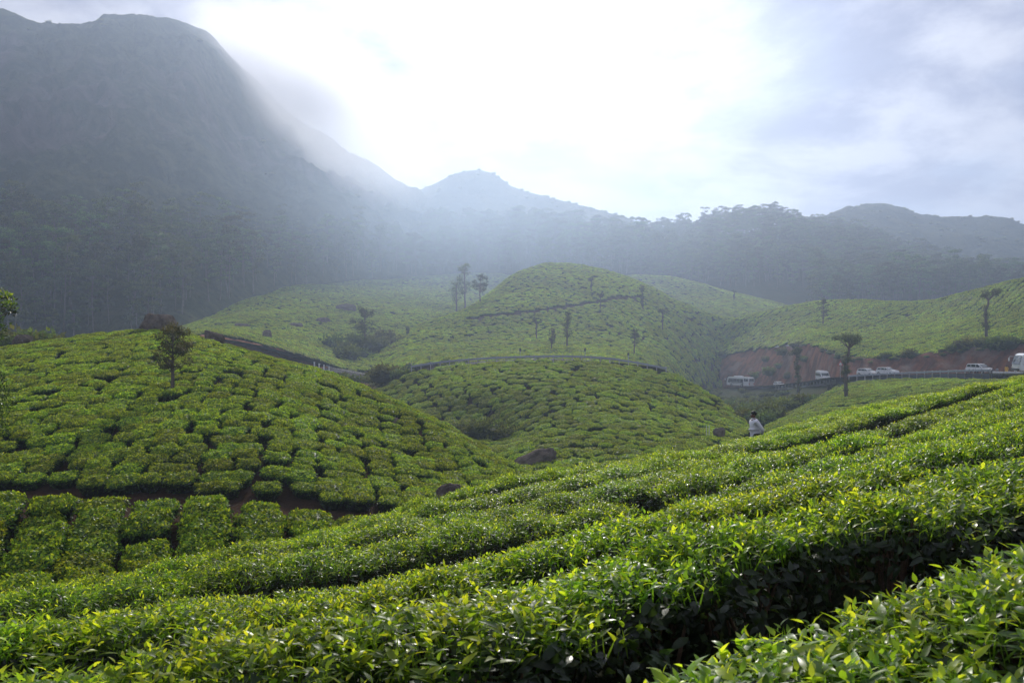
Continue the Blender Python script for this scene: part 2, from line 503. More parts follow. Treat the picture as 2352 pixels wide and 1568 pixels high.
# --- left hill with the lower block and the dirt path in front of it
lh_base = row((-250, 1098, 33), (0, 1098, 33), (300, 1103, 33), (500, 1110, 33), (700, 1127, 33), (900, 1145, 33.5), (1050, 1150, 34), (1150, 1132, 36), (1200, 1120, 37.5), (1320, 1190, 35))
lh_mid = row((-250, 925, 43), (0, 915, 44), (200, 902, 45), (400, 902, 45), (600, 927, 44), (800, 985, 45), (900, 1030, 43), (1000, 1072, 41), (1050, 1090, 40), (1100, 1102, 39.5), (1150, 1112, 38.5), (1200, 1120, 38), (1320, 1185, 36))
lh_crest = row((-250, 815, 62), (0, 797, 66), (100, 780, 68), (200, 768, 70), (330, 756, 71), (430, 760, 70), (600, 810, 66), (700, 840, 63), (800, 872, 60), (900, 922, 55), (1000, 974, 50),
               (1050, 1004, 48.5), (1100, 1047, 44.5), (1150, 1087, 41), (1200, 1116, 39), (1320, 1180, 37))
loft("left_hill", [
    row((-250, 1640, 13), (400, 1620, 13), (1320, 1600, 13)),
    row((-250, 1345, 19.2), (0, 1340, 19.2), (400, 1335, 19.2), (800, 1320, 19.2), (1320, 1340, 20)),
    row((-250, 1126, 23.6), (0, 1130, 23.6), (500, 1144, 23.6), (900, 1174, 24.4), (1100, 1200, 26), (1320, 1250, 27)),
    row((-250, 1165, 26.0), (0, 1168, 26.0), (500, 1180, 26.0), (900, 1190, 27), (1100, 1202, 28), (1320, 1250, 29)),
    row((-250, 1118, 31.5), (0, 1120, 31.5), (500, 1132, 31.5), (900, 1166, 32), (1100, 1178, 33), (1200, 1155, 35), (1320, 1215, 33)),
    lh_base, lh_mid, lh_crest], -250, 1320, 160, 120, M_soil, h=0.72, disp=rough(0.12, 0.12, 5), back=((9, -0.5), (30, -9)))

# --- middle dome
dome_crest = row((740, 912, 118), (860, 889, 120), (950, 844, 123), (1100, 826, 125), (1250, 819, 125), (1400, 823, 125), (1540, 848, 121), (1620, 884, 116), (1680, 929, 108), (1715, 965, 102), (1780, 1010, 94))
loft("middle_hill", [
    row((740, 1080, 70), (900, 1080, 66), (1000, 1110, 56), (1100, 1160, 46), (1200, 1200, 43), (1300, 1200, 42), (1450, 1150, 44), (1580, 1090, 52), (1780, 1080, 62)),
    row((740, 1005, 88), (900, 1010, 84), (1000, 1022, 78), (1100, 1065, 66), (1200, 1098, 56), (1300, 1105, 53), (1450, 1070, 56), (1580, 1008, 70), (1650, 1003, 77), (1715, 992, 84), (1780, 1022, 80)),
    row((740, 960, 102), (900, 960, 98), (1000, 965, 95), (1080, 985, 91), (1140, 1000, 88), (1190, 1000, 83), (1250, 985, 80), (1330, 972, 80), (1430, 972, 81), (1520, 978, 83), (1600, 978, 88), (1700, 976, 93), (1780, 1014, 88)),
    row((740, 938, 108), (900, 918, 108), (1000, 895, 107), (1100, 886, 105), (1250, 880, 102), (1400, 884, 102), (1540, 905, 102), (1620, 930, 101), (1700, 968, 97), (1780, 1011, 90)),
    dome_crest], 740, 1780, 150, 90, M_soil, h=0.85, disp=rough(0.25, 0.07, 9), back=((6, -0.25), (13, -0.5), (30, -6)))

# --- upper central hill
uh_crest = row((860, 800, 220), (900, 775, 230), (960, 748, 250), (1050, 718, 270), (1100, 692, 290), (1180, 628, 320), (1250, 601, 335), (1320, 603, 335), (1400, 622, 330), (1480, 652, 320), (1560, 692, 310), (1640, 722, 304), (1750, 738, 312))
uh_base = row((860, 855, 158), (1000, 838, 152), (1250, 830, 150), (1400, 832, 150), (1440, 842, 152), (1500, 868, 165), (1560, 900, 205), (1640, 905, 255), (1750, 880, 285))
loft("upper_hill", [
    row((860, 900, 154), (1250, 860, 148), (1440, 880, 150), (1500, 900, 156), (1560, 930, 195), (1750, 910, 278)),
    uh_base,
    row((860, 835, 190), (930, 800, 200), (1050, 785, 208), (1150, 780, 212), (1250, 780, 212), (1400, 785, 212), (1500, 796, 226), (1560, 806, 250), (1640, 802, 280), (1750, 790, 296)),
    row((860, 815, 205), (930, 780, 215), (1050, 740, 240), (1150, 705, 255), (1250, 690, 265), (1400, 695, 265), (1500, 716, 272), (1560, 738, 280), (1640, 756, 292), (1750, 764, 304)),
    uh_crest], 860, 1750, 130, 80, M_soil, h=0.8, disp=rough(0.5, 0.04, 13), back=((12, -0.8), (40, -12)))

# --- small hill behind
loft("back_hill", [
    row((1350, 740, 330), (1600, 745, 330), (1880, 745, 340)),
    row((1350, 700, 370), (1600, 702, 372), (1700, 704, 374), (1880, 726, 372)),
    row((1350, 652, 425), (1450, 631, 430), (1550, 635, 430), (1650, 662, 425), (1740, 682, 420), (1800, 697, 415), (1880, 724, 405))],
     1350, 1880, 70, 40, M_soil, h=0.8, disp=rough(0.5, 0.04, 17), back=((12, -1), (50, -16)))

# --- right hill and the earth bank under it
ROAD = [(2900, 868, 90), (2600, 860, 112), (2352, 857, 130), (2250, 857, 140), (2150, 858, 148), (2050, 861, 156), (1960, 866, 167), (1890, 876, 192), (1790, 885, 222), (1700, 888, 247), (1625, 892, 262),
        (1585, 905, 246), (1545, 908, 200), (1512, 886, 160), (1470, 850, 138), (1400, 832, 132), (1250, 825, 132), (1100, 832, 132), (960, 851, 132), (860, 866, 148), (742, 846, 168), (667, 820, 161), (573, 794, 153), (470, 776, 146), (380, 770, 140)]
rh_base = row((1470, 862, 268), (1560, 840, 276), (1640, 818, 281), (1725, 800, 268), (1790, 792, 246), (1860, 784, 216), (1913, 808, 194), (2000, 820, 171), (2093, 813, 162), (2205, 797, 154), (2352, 783, 141), (2700, 760, 118))
rh_crest = row((1470, 850, 275), (1540, 813, 286), (1600, 775, 293), (1660, 741, 299), (1720, 721, 301), (1800, 701, 299), (1880, 689, 292), (1980, 685, 282), (2080, 692, 268), (2150, 688, 252), (2200, 675, 240), (2280, 655, 225), (2352, 636, 215), (2700, 560, 180))
loft("right_hill", [
    rh_base,
    row((1470, 855, 271), (1560, 825, 281), (1640, 792, 289), (1725, 765, 285), (1860, 745, 254), (1913, 752, 242), (2000, 755, 226), (2093, 752, 220), (2205, 735, 206), (2352, 712, 186), (2700, 660, 155)),
    rh_crest], 1470, 2700, 150, 50, M_soil, h=0.8, disp=rough(0.35, 0.05, 21), back=((10, -0.7), (40, -10)))
rd = sorted(ROAD[:11])
bank_bot = [(p, y + 1, Y + 5.5 + 4.0 * np.clip((1800 - p) / 80, 0, 1)) for p, y, Y in rd if p >= 1600] + [(1560, 886, 274), (1470, 882, 268)]


def bank_disp(G, ts, nc):
    G = G.copy()
    t = (ts / (len(ts) and ts[-1]))[:, None]
    w = np.sin(np.pi * np.clip(t, 0, 1))
    G[..., 1] += (1.6 * np.abs(fbm(G[..., 0] * 0.16, G[..., 2] * 0.25, 31)) + 1.5 * np.abs(fbm(G[..., 0] * 0.5, G[..., 2] * 0.1, 33))) * w
    return G


loft("earth_bank", [
    bank_bot,
    row(*[(p, 0.55 * np.interp(p, [q[0] for q in sorted(bank_bot)], [q[1] for q in sorted(bank_bot)]) + 0.45 * y,
           0.62 * np.interp(p, [q[0] for q in sorted(bank_bot)], [q[2] for q in sorted(bank_bot)]) + 0.38 * Y) for p, y, Y in rh_base if p > 1500] + [(1470, 872, 268)]),
    [(p, y + 4, Y + 0.2) for p, y, Y in rh_base]], 1480, 2700, 420, 50, M_cut, sm=3, disp=bank_disp, back=((3, -3),))

# --- tea slope under the road on the right, and the scrubby gully
ls_crest = row((1700, 1020, 96), (1740, 990, 105), (1800, 953, 118), (1850, 927, 128), (1920, 888, 140), (1970, 874, 146), (2050, 869, 143), (2150, 867, 137), (2250, 869, 129), (2352, 873, 121), (2600, 885, 105))
loft("lower_slope", [
    row((1700, 1070, 62), (1800, 1060, 60), (1900, 1050, 58), (2100, 1020, 52), (2352, 985, 45), (2600, 960, 40)),
    row((1700, 1030, 84), (1740, 1008, 86), (1800, 995, 86), (1900, 975, 88), (2100, 945, 84), (2352, 920, 76), (2600, 910, 68)),
    ls_crest], 1700, 2600, 110, 50, M_soil, h=0.75, disp=rough(0.25, 0.06, 25), back=((3, -0.6), (20, -4)))
loft("gully", [
    row((1480, 1040, 70), (1580, 1012, 74), (1660, 1002, 84), (1720, 995, 94), (1800, 985, 104), (1900, 960, 118)),
    row((1480, 985, 110), (1580, 980, 108), (1660, 975, 115), (1720, 965, 122), (1800, 945, 132), (1900, 920, 145)),
    row((1480, 938, 212), (1580, 936, 212), (1660, 930, 212), (1720, 926, 206), (1800, 920, 184), (1900, 906, 162)),
    row((1480, 893, 255), (1620, 895, 257), (1700, 892, 241), (1790, 893, 215), (1870, 886, 188), (1900, 882, 176))],
     1480, 1900, 80, 50, M_grass, h=0.0, disp=rough(0.5, 0.08, 27), back=((3, -0.1), (10, -3)))

# --- shaded tea slope on the left behind the road
ss_bot = row((330, 772, 143), (470, 764, 147), (573, 782, 154), (667, 807, 162), (742, 836, 170), (800, 852, 174), (900, 850, 182), (1000, 838, 195), (1300, 800, 260))
ss_top = row((330, 775, 225), (420, 750, 240), (560, 693, 300), (640, 663, 350), (800, 643, 420), (1000, 632, 455), (1150, 622, 470), (1300, 640, 470))
loft("shaded_slope", [
    ss_bot,
    row((330, 773, 170), (470, 752, 180), (573, 752, 195), (667, 762, 205), (742, 775, 215), (840, 790, 225), (930, 775, 245), (1000, 755, 270), (1300, 740, 320)),
    row((330, 774, 200), (440, 748, 215), (560, 722, 245), (660, 708, 275), (800, 705, 310), (930, 700, 340), (1100, 690, 370), (1300, 690, 400)),
    ss_top], 330, 1300, 130, 60, M_soil, h=0.8, disp=rough(0.9, 0.03, 29), back=((20, 2), (60, 5)))
loft("road_cutting", [
    row((330, 782, 141), (470, 778, 145), (573, 797, 152), (667, 822, 160), (742, 850, 167), (800, 868, 171)),
    [(p, y + 3, Y + 0.1) for p, y, Y in ss_bot if p <= 800]], 335, 795, 60, 10, M_bank, sm=2, disp=bank_disp, back=((2, -2),))

# --- forest-covered mountain on the left, wooded ridges and far peaks
def mtn_disp(amp, freq, seed, edge=0.0):
    def f(G, ts, nc):
        G = G.copy()
        t = np.clip(ts / nc, 0, 1)[:, None]
        w = np.clip((t - 0.12) / 0.25, 0, 1) * (1 - 0.75 * np.clip((t - 0.88) / 0.12, 0, 1))
        x, y, z = G[..., 0], G[..., 1], G[..., 2]
        rid = 1 - np.abs(fbm(x * freq, (y + z) * freq * 0.5, seed, 5, 0.55))
        det = fbm(x * freq * 5, (y + z) * freq * 1.6, seed + 5, 6, 0.62)
        G[..., 2] += amp * w * (rid - 0.55) + amp * 0.28 * w * det + edge * fbm(x * freq * 6, y * freq, seed + 9) * np.clip((t - 0.8) / 0.2, 0, 1)
        G[..., 1] += -amp * 0.8 * w * rid
        return G
    return f


def rock_attr(lo, hi, val):
    def f(G, ts, nc):
        t = ts[:, None] / nc * np.ones((1, G.shape[1]))
        return val * np.clip((t - lo) / 0.12, 0, 1) * np.clip((hi - t) / 0.12, 0, 1)
    return f


loft("mountain", [
    row((-700, 800, 190), (0, 795, 218), (200, 788, 228), (350, 771, 234), (420, 753, 241), (560, 696, 301), (640, 666, 351), (800, 646, 421), (1000, 635, 456), (1250, 628, 480)),
    row((-700, 610, 240), (0, 600, 268), (300, 595, 282), (500, 592, 322), (700, 595, 400), (900, 600, 470), (1030, 604, 510), (1250, 618, 560)),
    row((-700, 440, 310), (0, 425, 342), (300, 415, 362), (500, 425, 402), (700, 450, 480), (900, 500, 560), (1030, 540, 600), (1250, 590, 640)),
    row((-700, 210, 390), (0, 220, 420), (300, 215, 442), (440, 235, 466), (560, 320, 512), (700, 380, 570), (900, 460, 640), (1030, 515, 670), (1250, 580, 700)),
    row((-700, -10, 455), (-300, 12, 480), (0, 32, 500), (50, 45, 503), (110, 56, 508), (180, 56, 516), (250, 47, 525), (350, 50, 540), (440, 52, 552), (480, 70, 562), (520, 118, 576), (600, 205, 610), (650, 255, 630), (700, 292, 650), (760, 325, 674),
        (800, 352, 690), (850, 378, 706), (900, 410, 720), (980, 450, 738), (1030, 485, 750), (1250, 575, 780))],
     -700, 1250, 330, 190, M_mount, sm=2, disp=mtn_disp(11, 0.018, 41, 0.7), back=((40, -14), (140, -90)), attrs={'rock': rock_attr(0.5, 0.97, 0.5)})
loft("wooded_ridge", [
    row((880, 690, 420), (1250, 690, 410), (1620, 720, 420)),
    row((880, 640, 470), (1100, 632, 470), (1250, 628, 468), (1400, 640, 465), (1500, 655, 465), (1620, 690, 465)),
    row((880, 590, 600), (1100, 560, 590), (1300, 565, 570), (1480, 598, 560), (1620, 640, 560))], 880, 1620, 90, 50, M_grass, disp=rough(2.0, 0.02, 43), back=((40, -3), (120, -40)))
loft("forest_hill", [
    row((1440, 720, 420), (1700, 730, 400), (2000, 740, 370), (2352, 730, 330), (2700, 720, 310)),
    row((1440, 655, 500), (1600, 640, 510), (1740, 630, 520), (1860, 640, 510), (2100, 672, 470), (2352, 705, 420), (2700, 720, 400)),
    row((1440, 588, 620), (1520, 572, 640), (1600, 566, 660), (1650, 545, 672), (1740, 528, 680), (1800, 532, 675), (1860, 552, 665), (1950, 574, 640), (2020, 596, 610), (2100, 630, 580), (2200, 658, 545), (2352, 690, 500), (2700, 700, 480))],
     1440, 2700, 130, 60, M_grass, disp=rough(2.0, 0.02, 47), back=((40, -4), (150, -50)))
loft("far_peak", [
    row((820, 660, 482), (1250, 650, 482), (1700, 650, 482)),
    row((820, 590, 603), (1100, 520, 623), (1300, 545, 623), (1700, 610, 603)),
    row((820, 500, 744), (900, 475, 764), (960, 438, 796), (1000, 422, 804), (1040, 402, 804), (1095, 392, 804), (1125, 398, 804), (1145, 410, 800), (1170, 430, 792), (1200, 440, 784), (1300, 466, 764), (1420, 494, 744), (1460, 510, 736), (1500, 526, 724), (1600, 560, 724), (1700, 580, 724))],
     820, 1700, 160, 70, M_far, sm=1, disp=mtn_disp(2.5, 0.012, 51, 0.5), back=((60, -22), (200, -110)), attrs={'rock': rock_attr(2, 3, 0)})
loft("far_range", [
    row((1650, 690, 580), (2000, 690, 570), (2352, 700, 540), (2800, 700, 540)),
    row((1650, 620, 640), (1900, 575, 650), (2050, 570, 645), (2200, 575, 635), (2352, 590, 620), (2800, 600, 620)),
    row((1650, 560, 780), (1760, 530, 780), (1850, 507, 780), (1930, 484, 780), (1990, 468, 780), (2020, 464, 780), (2060, 472, 780), (2110, 493, 780), (2180, 502, 775), (2240, 503, 770), (2270, 499, 766), (2310, 506, 760), (2352, 518, 755), (2500, 545, 750), (2800, 560, 750))],
     1650, 2800, 170, 70, M_far, sm=1, disp=mtn_disp(5, 0.017, 57, 0.8), back=((60, -22), (200, -110)), attrs={'rock': rock_attr(2, 3, 0)})

# --- base ground sheet far and wide
me = bpy.data.meshes.new("ground")
me.from_pydata([(-2000, -450, -24), (2000, -450, -24), (2000, 2150, -24), (-2000, 2150, -24)], [], [(0, 1, 2, 3)])
me.materials.append(M_grass)
tag(link("ground", me), kind='structure')

ALLV = []; ALLF = []; off = 0
for hname, hd in HILLS.items():
    ALLV.append(hd['V']); ALLF.append(hd['F'] + off); off += len(hd['V'])
TERRAIN = BVHTree.FromPolygons(np.concatenate(ALLV).tolist(), np.concatenate(ALLF).tolist())


def drop(hill, x, y):
    r = HILLS[hill]['bvh'].ray_cast(Vector((x, y, 900)), Vector((0, 0, -1)))
    return r[0], r[1]


def visible(p, up=0.6, slack=1.5):
    q = Vector((p[0], p[1], p[2] + up)); d = q.length
    r = TERRAIN.ray_cast(Vector((0, 0, 0)), q / d, d)
    return r[0] is None or r[3] > d - slack


def hit(px, py, hill=None, extra=0.0):
    """where the view through a picture point meets a hill"""
    d = Vector(W(px, py, 1.0).tolist()); d.normalize()
    b = HILLS[hill]['bvh'] if hill else TERRAIN
    r = b.ray_cast(Vector((0, 0, 0)), d)
    return r[0]

# ------------------------------------------------------------------ leaves and bushes
def unit(a): return a / (np.linalg.norm(a, axis=-1, keepdims=True) + 1e-9)


def leaves(pos, dr, nr, L, Wd, curve, age, st=4, fold=0.25):
    """curved leaves, st segments along, midrib folded; returns V, quads, age"""
    n = len(pos)
    dr = unit(dr); sd_ = unit(np.cross(dr, nr)); nr = np.cross(sd_, dr)
    t = np.linspace(0, 1, st + 1)
    w = np.sin(np.pi * t ** 0.72) * (1.12 - 0.35 * t); w[0] = 0.05; w[-1] = 0.0
    V = np.zeros((n, st + 1, 3, 3))
    c = np.where(np.abs(curve) < 1e-3, 1e-3, curve)
    for i, ti in enumerate(t):
        x = np.sin(c * ti) / c; z = -(1 - np.cos(c * ti)) / c
        mid = pos + dr * (L * x)[:, None] + nr * (L * z)[:, None]
        nn = nr * np.cos(c * ti)[:, None] + dr * np.sin(c * ti)[:, None]
        for j, s in enumerate((-1, 0, 1)):
            V[:, i, j] = mid + sd_ * (Wd * 0.5 * s * w[i])[:, None] + nn * (abs(s) * fold * Wd * 0.5 * w[i])[:, None]
    base = np.arange(n)[:, None] * (st + 1) * 3
    q = []
    for i in range(st):
        for j in range(2):
            a = i * 3 + j
            q.append([a, a + 1, a + 4, a + 3])
    q = (base[:, :, None] + np.array(q)[None]).reshape(-1, 4)
    return V.reshape(-1, 3), q, np.repeat(age, (st + 1) * 3)


def leaves2(pos, dr, nr, L, Wd, age):
    """small leaf of two triangles"""
    n = len(pos)
    dr = unit(dr); sd_ = unit(np.cross(dr, nr)); nr = np.cross(sd_, dr)
    m = pos + dr * (0.45 * L)[:, None] + nr * (0.10 * L)[:, None]
    V = np.stack([pos, m + sd_ * (Wd / 2)[:, None], pos + dr * L[:, None], m - sd_ * (Wd / 2)[:, None]], 1)
    b = np.arange(n)[:, None] * 4
    T = np.concatenate([b + np.array([[0, 1, 2]]), b + np.array([[0, 2, 3]])])
    return V.reshape(-1, 3), T, np.repeat(age, 4)


def cushion(u, th, H, seed, n=4.2):
    """surface of a plucked bush: u 0..1 centre to rim on top, 1..2 down the side. returns pos, normal"""
    lump = 1 + 0.06 * np.sin(th * 3 + seed) + 0.05 * np.sin(th * 5 + seed * 2.3)
    rf = (np.abs(np.cos(th)) ** n + np.abs(np.sin(th)) ** n) ** (-1 / n) * 0.5 * lump
    top = np.clip(u, 0, 1); side = np.clip(u - 1, 0, 1)
    rr = np.where(u < 1, top, 1.0 + 0.03 * np.sin(side * 3.1) - 0.35 * side ** 1.5)
    x = rr * rf * np.cos(th); y = rr * rf * np.sin(th)
    z = H * (1 - 0.20 * top ** 2.4 - 0.76 * side) + 0.030 * np.sin(x * 9 + seed) * np.cos(y * 8 + seed * 1.7) * (1 - side)
    nz = np.where(u < 1, 1 - 0.75 * top ** 4, 0.25 - 0.5 * side); nh = np.sqrt(np.clip(1 - nz ** 2, 0, 1))
    N = np.stack([nh * np.cos(th), nh * np.sin(th), nz], -1)
    return np.stack([x, y, z], -1), N


def sample_cushion(n, H, seed, top_share, g, deep=0.85):
    k = int(n * top_share)
    u = np.r_[np.sqrt(g.random(k)), 1 + g.random(n - k) ** 1.2 * deep]
    th = g.random(n) * 2 * np.pi
    P, N = cushion(u, th, H, seed)
    return P, N, u


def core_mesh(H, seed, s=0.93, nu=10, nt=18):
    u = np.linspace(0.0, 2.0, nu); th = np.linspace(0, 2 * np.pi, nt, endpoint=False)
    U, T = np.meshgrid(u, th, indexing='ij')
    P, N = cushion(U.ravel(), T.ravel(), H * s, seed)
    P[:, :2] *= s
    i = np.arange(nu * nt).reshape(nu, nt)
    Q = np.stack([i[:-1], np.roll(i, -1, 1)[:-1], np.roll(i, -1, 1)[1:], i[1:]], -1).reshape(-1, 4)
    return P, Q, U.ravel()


def rand_tilt(N, amt, g):
    return unit(N + amt * g.normal(size=N.shape))


def tangent(N, g):
    r = g.normal(size=N.shape)
    return unit(r - N * (r * N).sum(1, keepdims=True))


def near_bush(seed, H=NEAR_H, nl=1650, ns=600, st=4, lsz=1.0, tw=46):
    """plucked tea bush seen close: old leaves, fresh shoots, woody frame (three meshes); unit footprint"""
    g = np.random.default_rng(seed)
    P, N, u = sample_cushion(nl, H, seed, 0.66, g, 0.58)
    P = P - N * (g.random(nl) ** 1.3 * 0.13)[:, None]
    T = tangent(N, g)
    top = u < 1
    d = unit(T + N * np.where(top, g.normal(0.25, 0.45, nl), g.normal(0.0, 0.5, nl))[:, None])
    nn = rand_tilt(N + np.array([0, 0, 0.4]), 0.45, g)
    L = g.uniform(0.040, 0.090, nl) * lsz; Wd = L * g.uniform(0.36, 0.46, nl)
    age = np.clip(np.where(u < 0.85, g.normal(0.80, 0.11, nl), g.normal(0.95, 0.06, nl)), 0.45, 1)  # rim and flank leaves: old, and darkened further to paint in backlit shade
    V, Q, A = leaves(P, d, nn, L, Wd, g.uniform(0.1, 1.1, nl), age, st)
    fol = mesh_np("tea_foliage", V, [Q], [M_tea], {'age': A}, smooth=True)
    # fresh shoots: a bud and two or three leaves standing up from the plucking table
    uk = np.sqrt(g.random(ns)) * 0.86
    Pk, Nk = cushion(uk, g.random(ns) * 2 * np.pi, H, seed)
    pos = []; dr = []; nr = []; LL = []; ag = []; cu = []
    stem = MB(); stalk = []
    for i in range(ns):
        up = unit(np.array([0, 0, 1.0]) + 0.35 * g.normal(size=3) + 0.4 * Nk[i])
        hgt = g.uniform(0.015, 0.10) if uk[i] < 1 else g.uniform(0.0, 0.03)
        b = Pk[i] - 0.03 * up; tip = Pk[i] + up * hgt; stalk.append((b - 0.03 * up, up, hgt + 0.065))
        k = g.integers(2, 5); a0 = g.random() * 6.28
        fresh = g.uniform(0.0, 0.38) if g.random() < 0.75 else g.uniform(0.35, 0.55)
        for j in range(k):
            a = a0 + j * 2.4
            h = np.array([math.cos(a), math.sin(a), 0])
            ri = g.uniform(0.5, 1.5) if j else g.uniform(1.5, 4)
            dd = unit(h + up * ri)
            pos.append(b + (tip - b) * (1 - 0.25 * j)); dr.append(dd); nr.append(unit(up * 1.0 - h * ri * 0.8 + 0.2 * g.normal(size=3)))
            LL.append(g.uniform(0.038, 0.078) * lsz * (0.6 if j == 0 else 1.0)); ag.append(np.clip(fresh + 0.08 * j, 0, 0.6)); cu.append(g.uniform(0.2, 1.3))
    pos, dr, nr, LL, ag, cu = map(np.array, (pos, dr, nr, LL, ag, cu))
    SB, SU, SL = map(np.array, zip(*stalk))
    V2, Q2, A2 = leaves(SB, SU, tangent(SU, g), SL, np.full(len(SL), 0.007), np.full(len(SL), 0.15), np.full(len(SL), 0.5), st)
    V, Q, A = leaves(pos, dr, nr, LL, LL * g.uniform(0.28, 0.38, len(LL)), cu, ag, st)
    V, Q, A = np.concatenate([V, V2]), np.concatenate([Q, Q2 + len(V)]), np.r_[A, A2]
    sho = mesh_np("tea_shoots", V, [Q], [M_shoot], {'age': A}, smooth=True)
    # woody frame
    for i in range(tw):
        a = g.random() * 6.28; r0 = g.random() * 0.12; r1 = g.uniform(0.15, 0.46)
        a1 = a + g.normal() * 0.4
        p0 = np.array([r0 * math.cos(a), r0 * math.sin(a), -0.08]); p2 = np.array([r1 * math.cos(a1), r1 * math.sin(a1), H * g.uniform(0.75, 0.93)])
        p1 = (p0 + p2) / 2 + g.normal(size=3) * 0.05; p1[2] -= 0.04
        w0 = g.uniform(0.007, 0.024)
        stem.tube([p0, (p0 + p1) / 2 + g.normal(size=3) * 0.015, p1, (p1 + p2) / 2 + g.normal(size=3) * 0.02, p2], [w0, w0 * 0.9, w0 * 0.7, w0 * 0.5, w0 * 0.25], 5, False)
    ste = stem.data("tea_stems", M_twig, True)
    return fol, sho, ste


def far_bush(seed, H, n, L0, mat, core_s=0.93, top_share=0.72, fresh=0.26):
    """one mesh: leaf faces over a closed core, darker down its sides"""
    g = np.random.default_rng(seed)
    P, N, u = sample_cushion(n, H, seed, top_share, g)
    P = P - N * (g.random(n) * 0.05)[:, None]
    T = tangent(N, g); top = u < 0.97
    d = unit(T + N * g.normal(0.35, 0.4, n)[:, None]); nn = rand_tilt(N, 0.5, g)
    L = L0 * g.uniform(0.7, 1.35, n)
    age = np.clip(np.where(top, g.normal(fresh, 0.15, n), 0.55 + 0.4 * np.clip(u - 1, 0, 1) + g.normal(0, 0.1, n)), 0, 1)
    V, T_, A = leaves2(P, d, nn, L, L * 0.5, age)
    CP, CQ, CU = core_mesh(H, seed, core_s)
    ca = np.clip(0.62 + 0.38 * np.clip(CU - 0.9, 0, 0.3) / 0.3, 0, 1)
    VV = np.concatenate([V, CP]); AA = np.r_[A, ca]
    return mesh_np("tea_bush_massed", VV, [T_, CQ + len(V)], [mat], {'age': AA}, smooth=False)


SRC = {}


def source_collection(key, meshes):
    """meshes only used through instances of one 'stuff' object"""
    c = bpy.data.collections.new(key)
    for i, m in enumerate(meshes):
        o = bpy.data.objects.new("%s_%02d" % (key, i), m); c.objects.link(o)
    SRC[key] = c
    return c


def scatter(name, pts, rots, scls, idx, coll, label=None):
    """one 'stuff' object made of instances"""
    pts = np.asarray(pts, float)
    me = mesh_np(name, pts, [], [], {'rot': np.asarray(rots, float), 'scl': np.asarray(scls, float)}) if False else None
    me = bpy.data.meshes.new(name); me.vertices.add(len(pts)); me.vertices.foreach_set('co', pts.astype(np.float32).ravel())
    for k, v in (('rot', rots), ('scl', scls)):
        a = me.attributes.new(k, 'FLOAT_VECTOR', 'POINT'); a.data.foreach_set('vector', np.asarray(v, np.float32).ravel())
    a = me.attributes.new('pick', 'INT', 'POINT'); a.data.foreach_set('value', np.asarray(idx, np.int32))
    me.update()
    o = link(name, me); tag(o, label, None, None, 'stuff')
    ng = bpy.data.node_groups.new(name, 'GeometryNodeTree')
    ng.interface.new_socket("Geometry", in_out='INPUT', socket_type='NodeSocketGeometry')
    ng.interface.new_socket("Geometry", in_out='OUTPUT', socket_type='NodeSocketGeometry')
    n = ng.nodes; l = ng.links
    gi = n.new('NodeGroupInput'); go = n.new('NodeGroupOutput'); ip = n.new('GeometryNodeInstanceOnPoints'); ci = n.new('GeometryNodeCollectionInfo')
    ci.inputs[0].default_value = coll; ci.inputs[1].default_value = True; ci.inputs[2].default_value = True
    def at(nm, ty):
        q = n.new('GeometryNodeInputNamedAttribute'); q.data_type = ty; q.inputs[0].default_value = nm; return q.outputs[0]
    e = n.new('FunctionNodeEulerToRotation'); l.new(at('rot', 'FLOAT_VECTOR'), e.inputs[0])
    l.new(gi.outputs[0], ip.inputs['Points']); l.new(ci.outputs[0], ip.inputs['Instance']); ip.inputs['Pick Instance'].default_value = True
    l.new(at('pick', 'INT'), ip.inputs['Instance Index']); l.new(e.outputs[0], ip.inputs['Rotation']); l.new(at('scl', 'FLOAT_VECTOR'), ip.inputs['Scale'])
    l.new(ip.outputs[0], go.inputs[0])
    md = o.modifiers.new("scatter", 'NODES'); md.node_group = ng
    return o


# --- positions: rows of bushes over every tea hill
def rows_on(hill, ang, da, db, jit, size, keep=None, miss=0.02, tilt=True, g=np.random.default_rng(11), stagger=True, var=0.13, sy=1.0, sx=1.0, wave=0.25, rot=0.12):
    V = HILLS[hill]['V']
    ca, sa = math.cos(ang), math.sin(ang)
    A = V[:, 0] * ca + V[:, 1] * sa; B = -V[:, 0] * sa + V[:, 1] * ca
    ia = np.arange(math.floor(A.min() / da), math.ceil(A.max() / da) + 1); ib = np.arange(math.floor(B.min() / db), math.ceil(B.max() / db) + 1)
    IA, IB = np.meshgrid(ia, ib)
    a = IA * da + (np.where(IB % 2 == 0, 0.5, 0) * da if stagger else 0) + g.normal(0, jit, IA.shape) * da  # along the row
    b = IB * db + g.normal(0, jit * 0.6, IA.shape) * db + wave * db * fbm(IA * da * 0.08, IB * db * 0.08, 61)
    x = (a * ca - b * sa).ravel(); y = (a * sa + b * ca).ravel()
    ok = (y > 0.6) & (np.abs(x / np.maximum(y, 0.1)) < 0.70 + 1.2 / np.maximum(y, 0.6)) & (g.random(x.size) > miss)
    if keep is not None: ok &= keep(x, y)
    out = []
    for xx, yy in zip(x[ok], y[ok]):
        p, n = drop(hill, xx, yy)
        if p is None or not visible(p): continue
        if TERRAIN.ray_cast(p + Vector((0, 0, 0.35)), Vector((0, 0, 1)))[0] is not None: continue
        s = size * g.uniform(1 - var, 1 + var)
        rz = ang + g.normal(0, rot) + (math.pi if g.random() < 0.5 else 0)
        out.append((p.x, p.y, p.z, rz, s * sx, s * sy * g.uniform(0.92, 1.08), g.uniform(0.85, 1.15), n.x, n.y, n.z))
    return np.array(out)


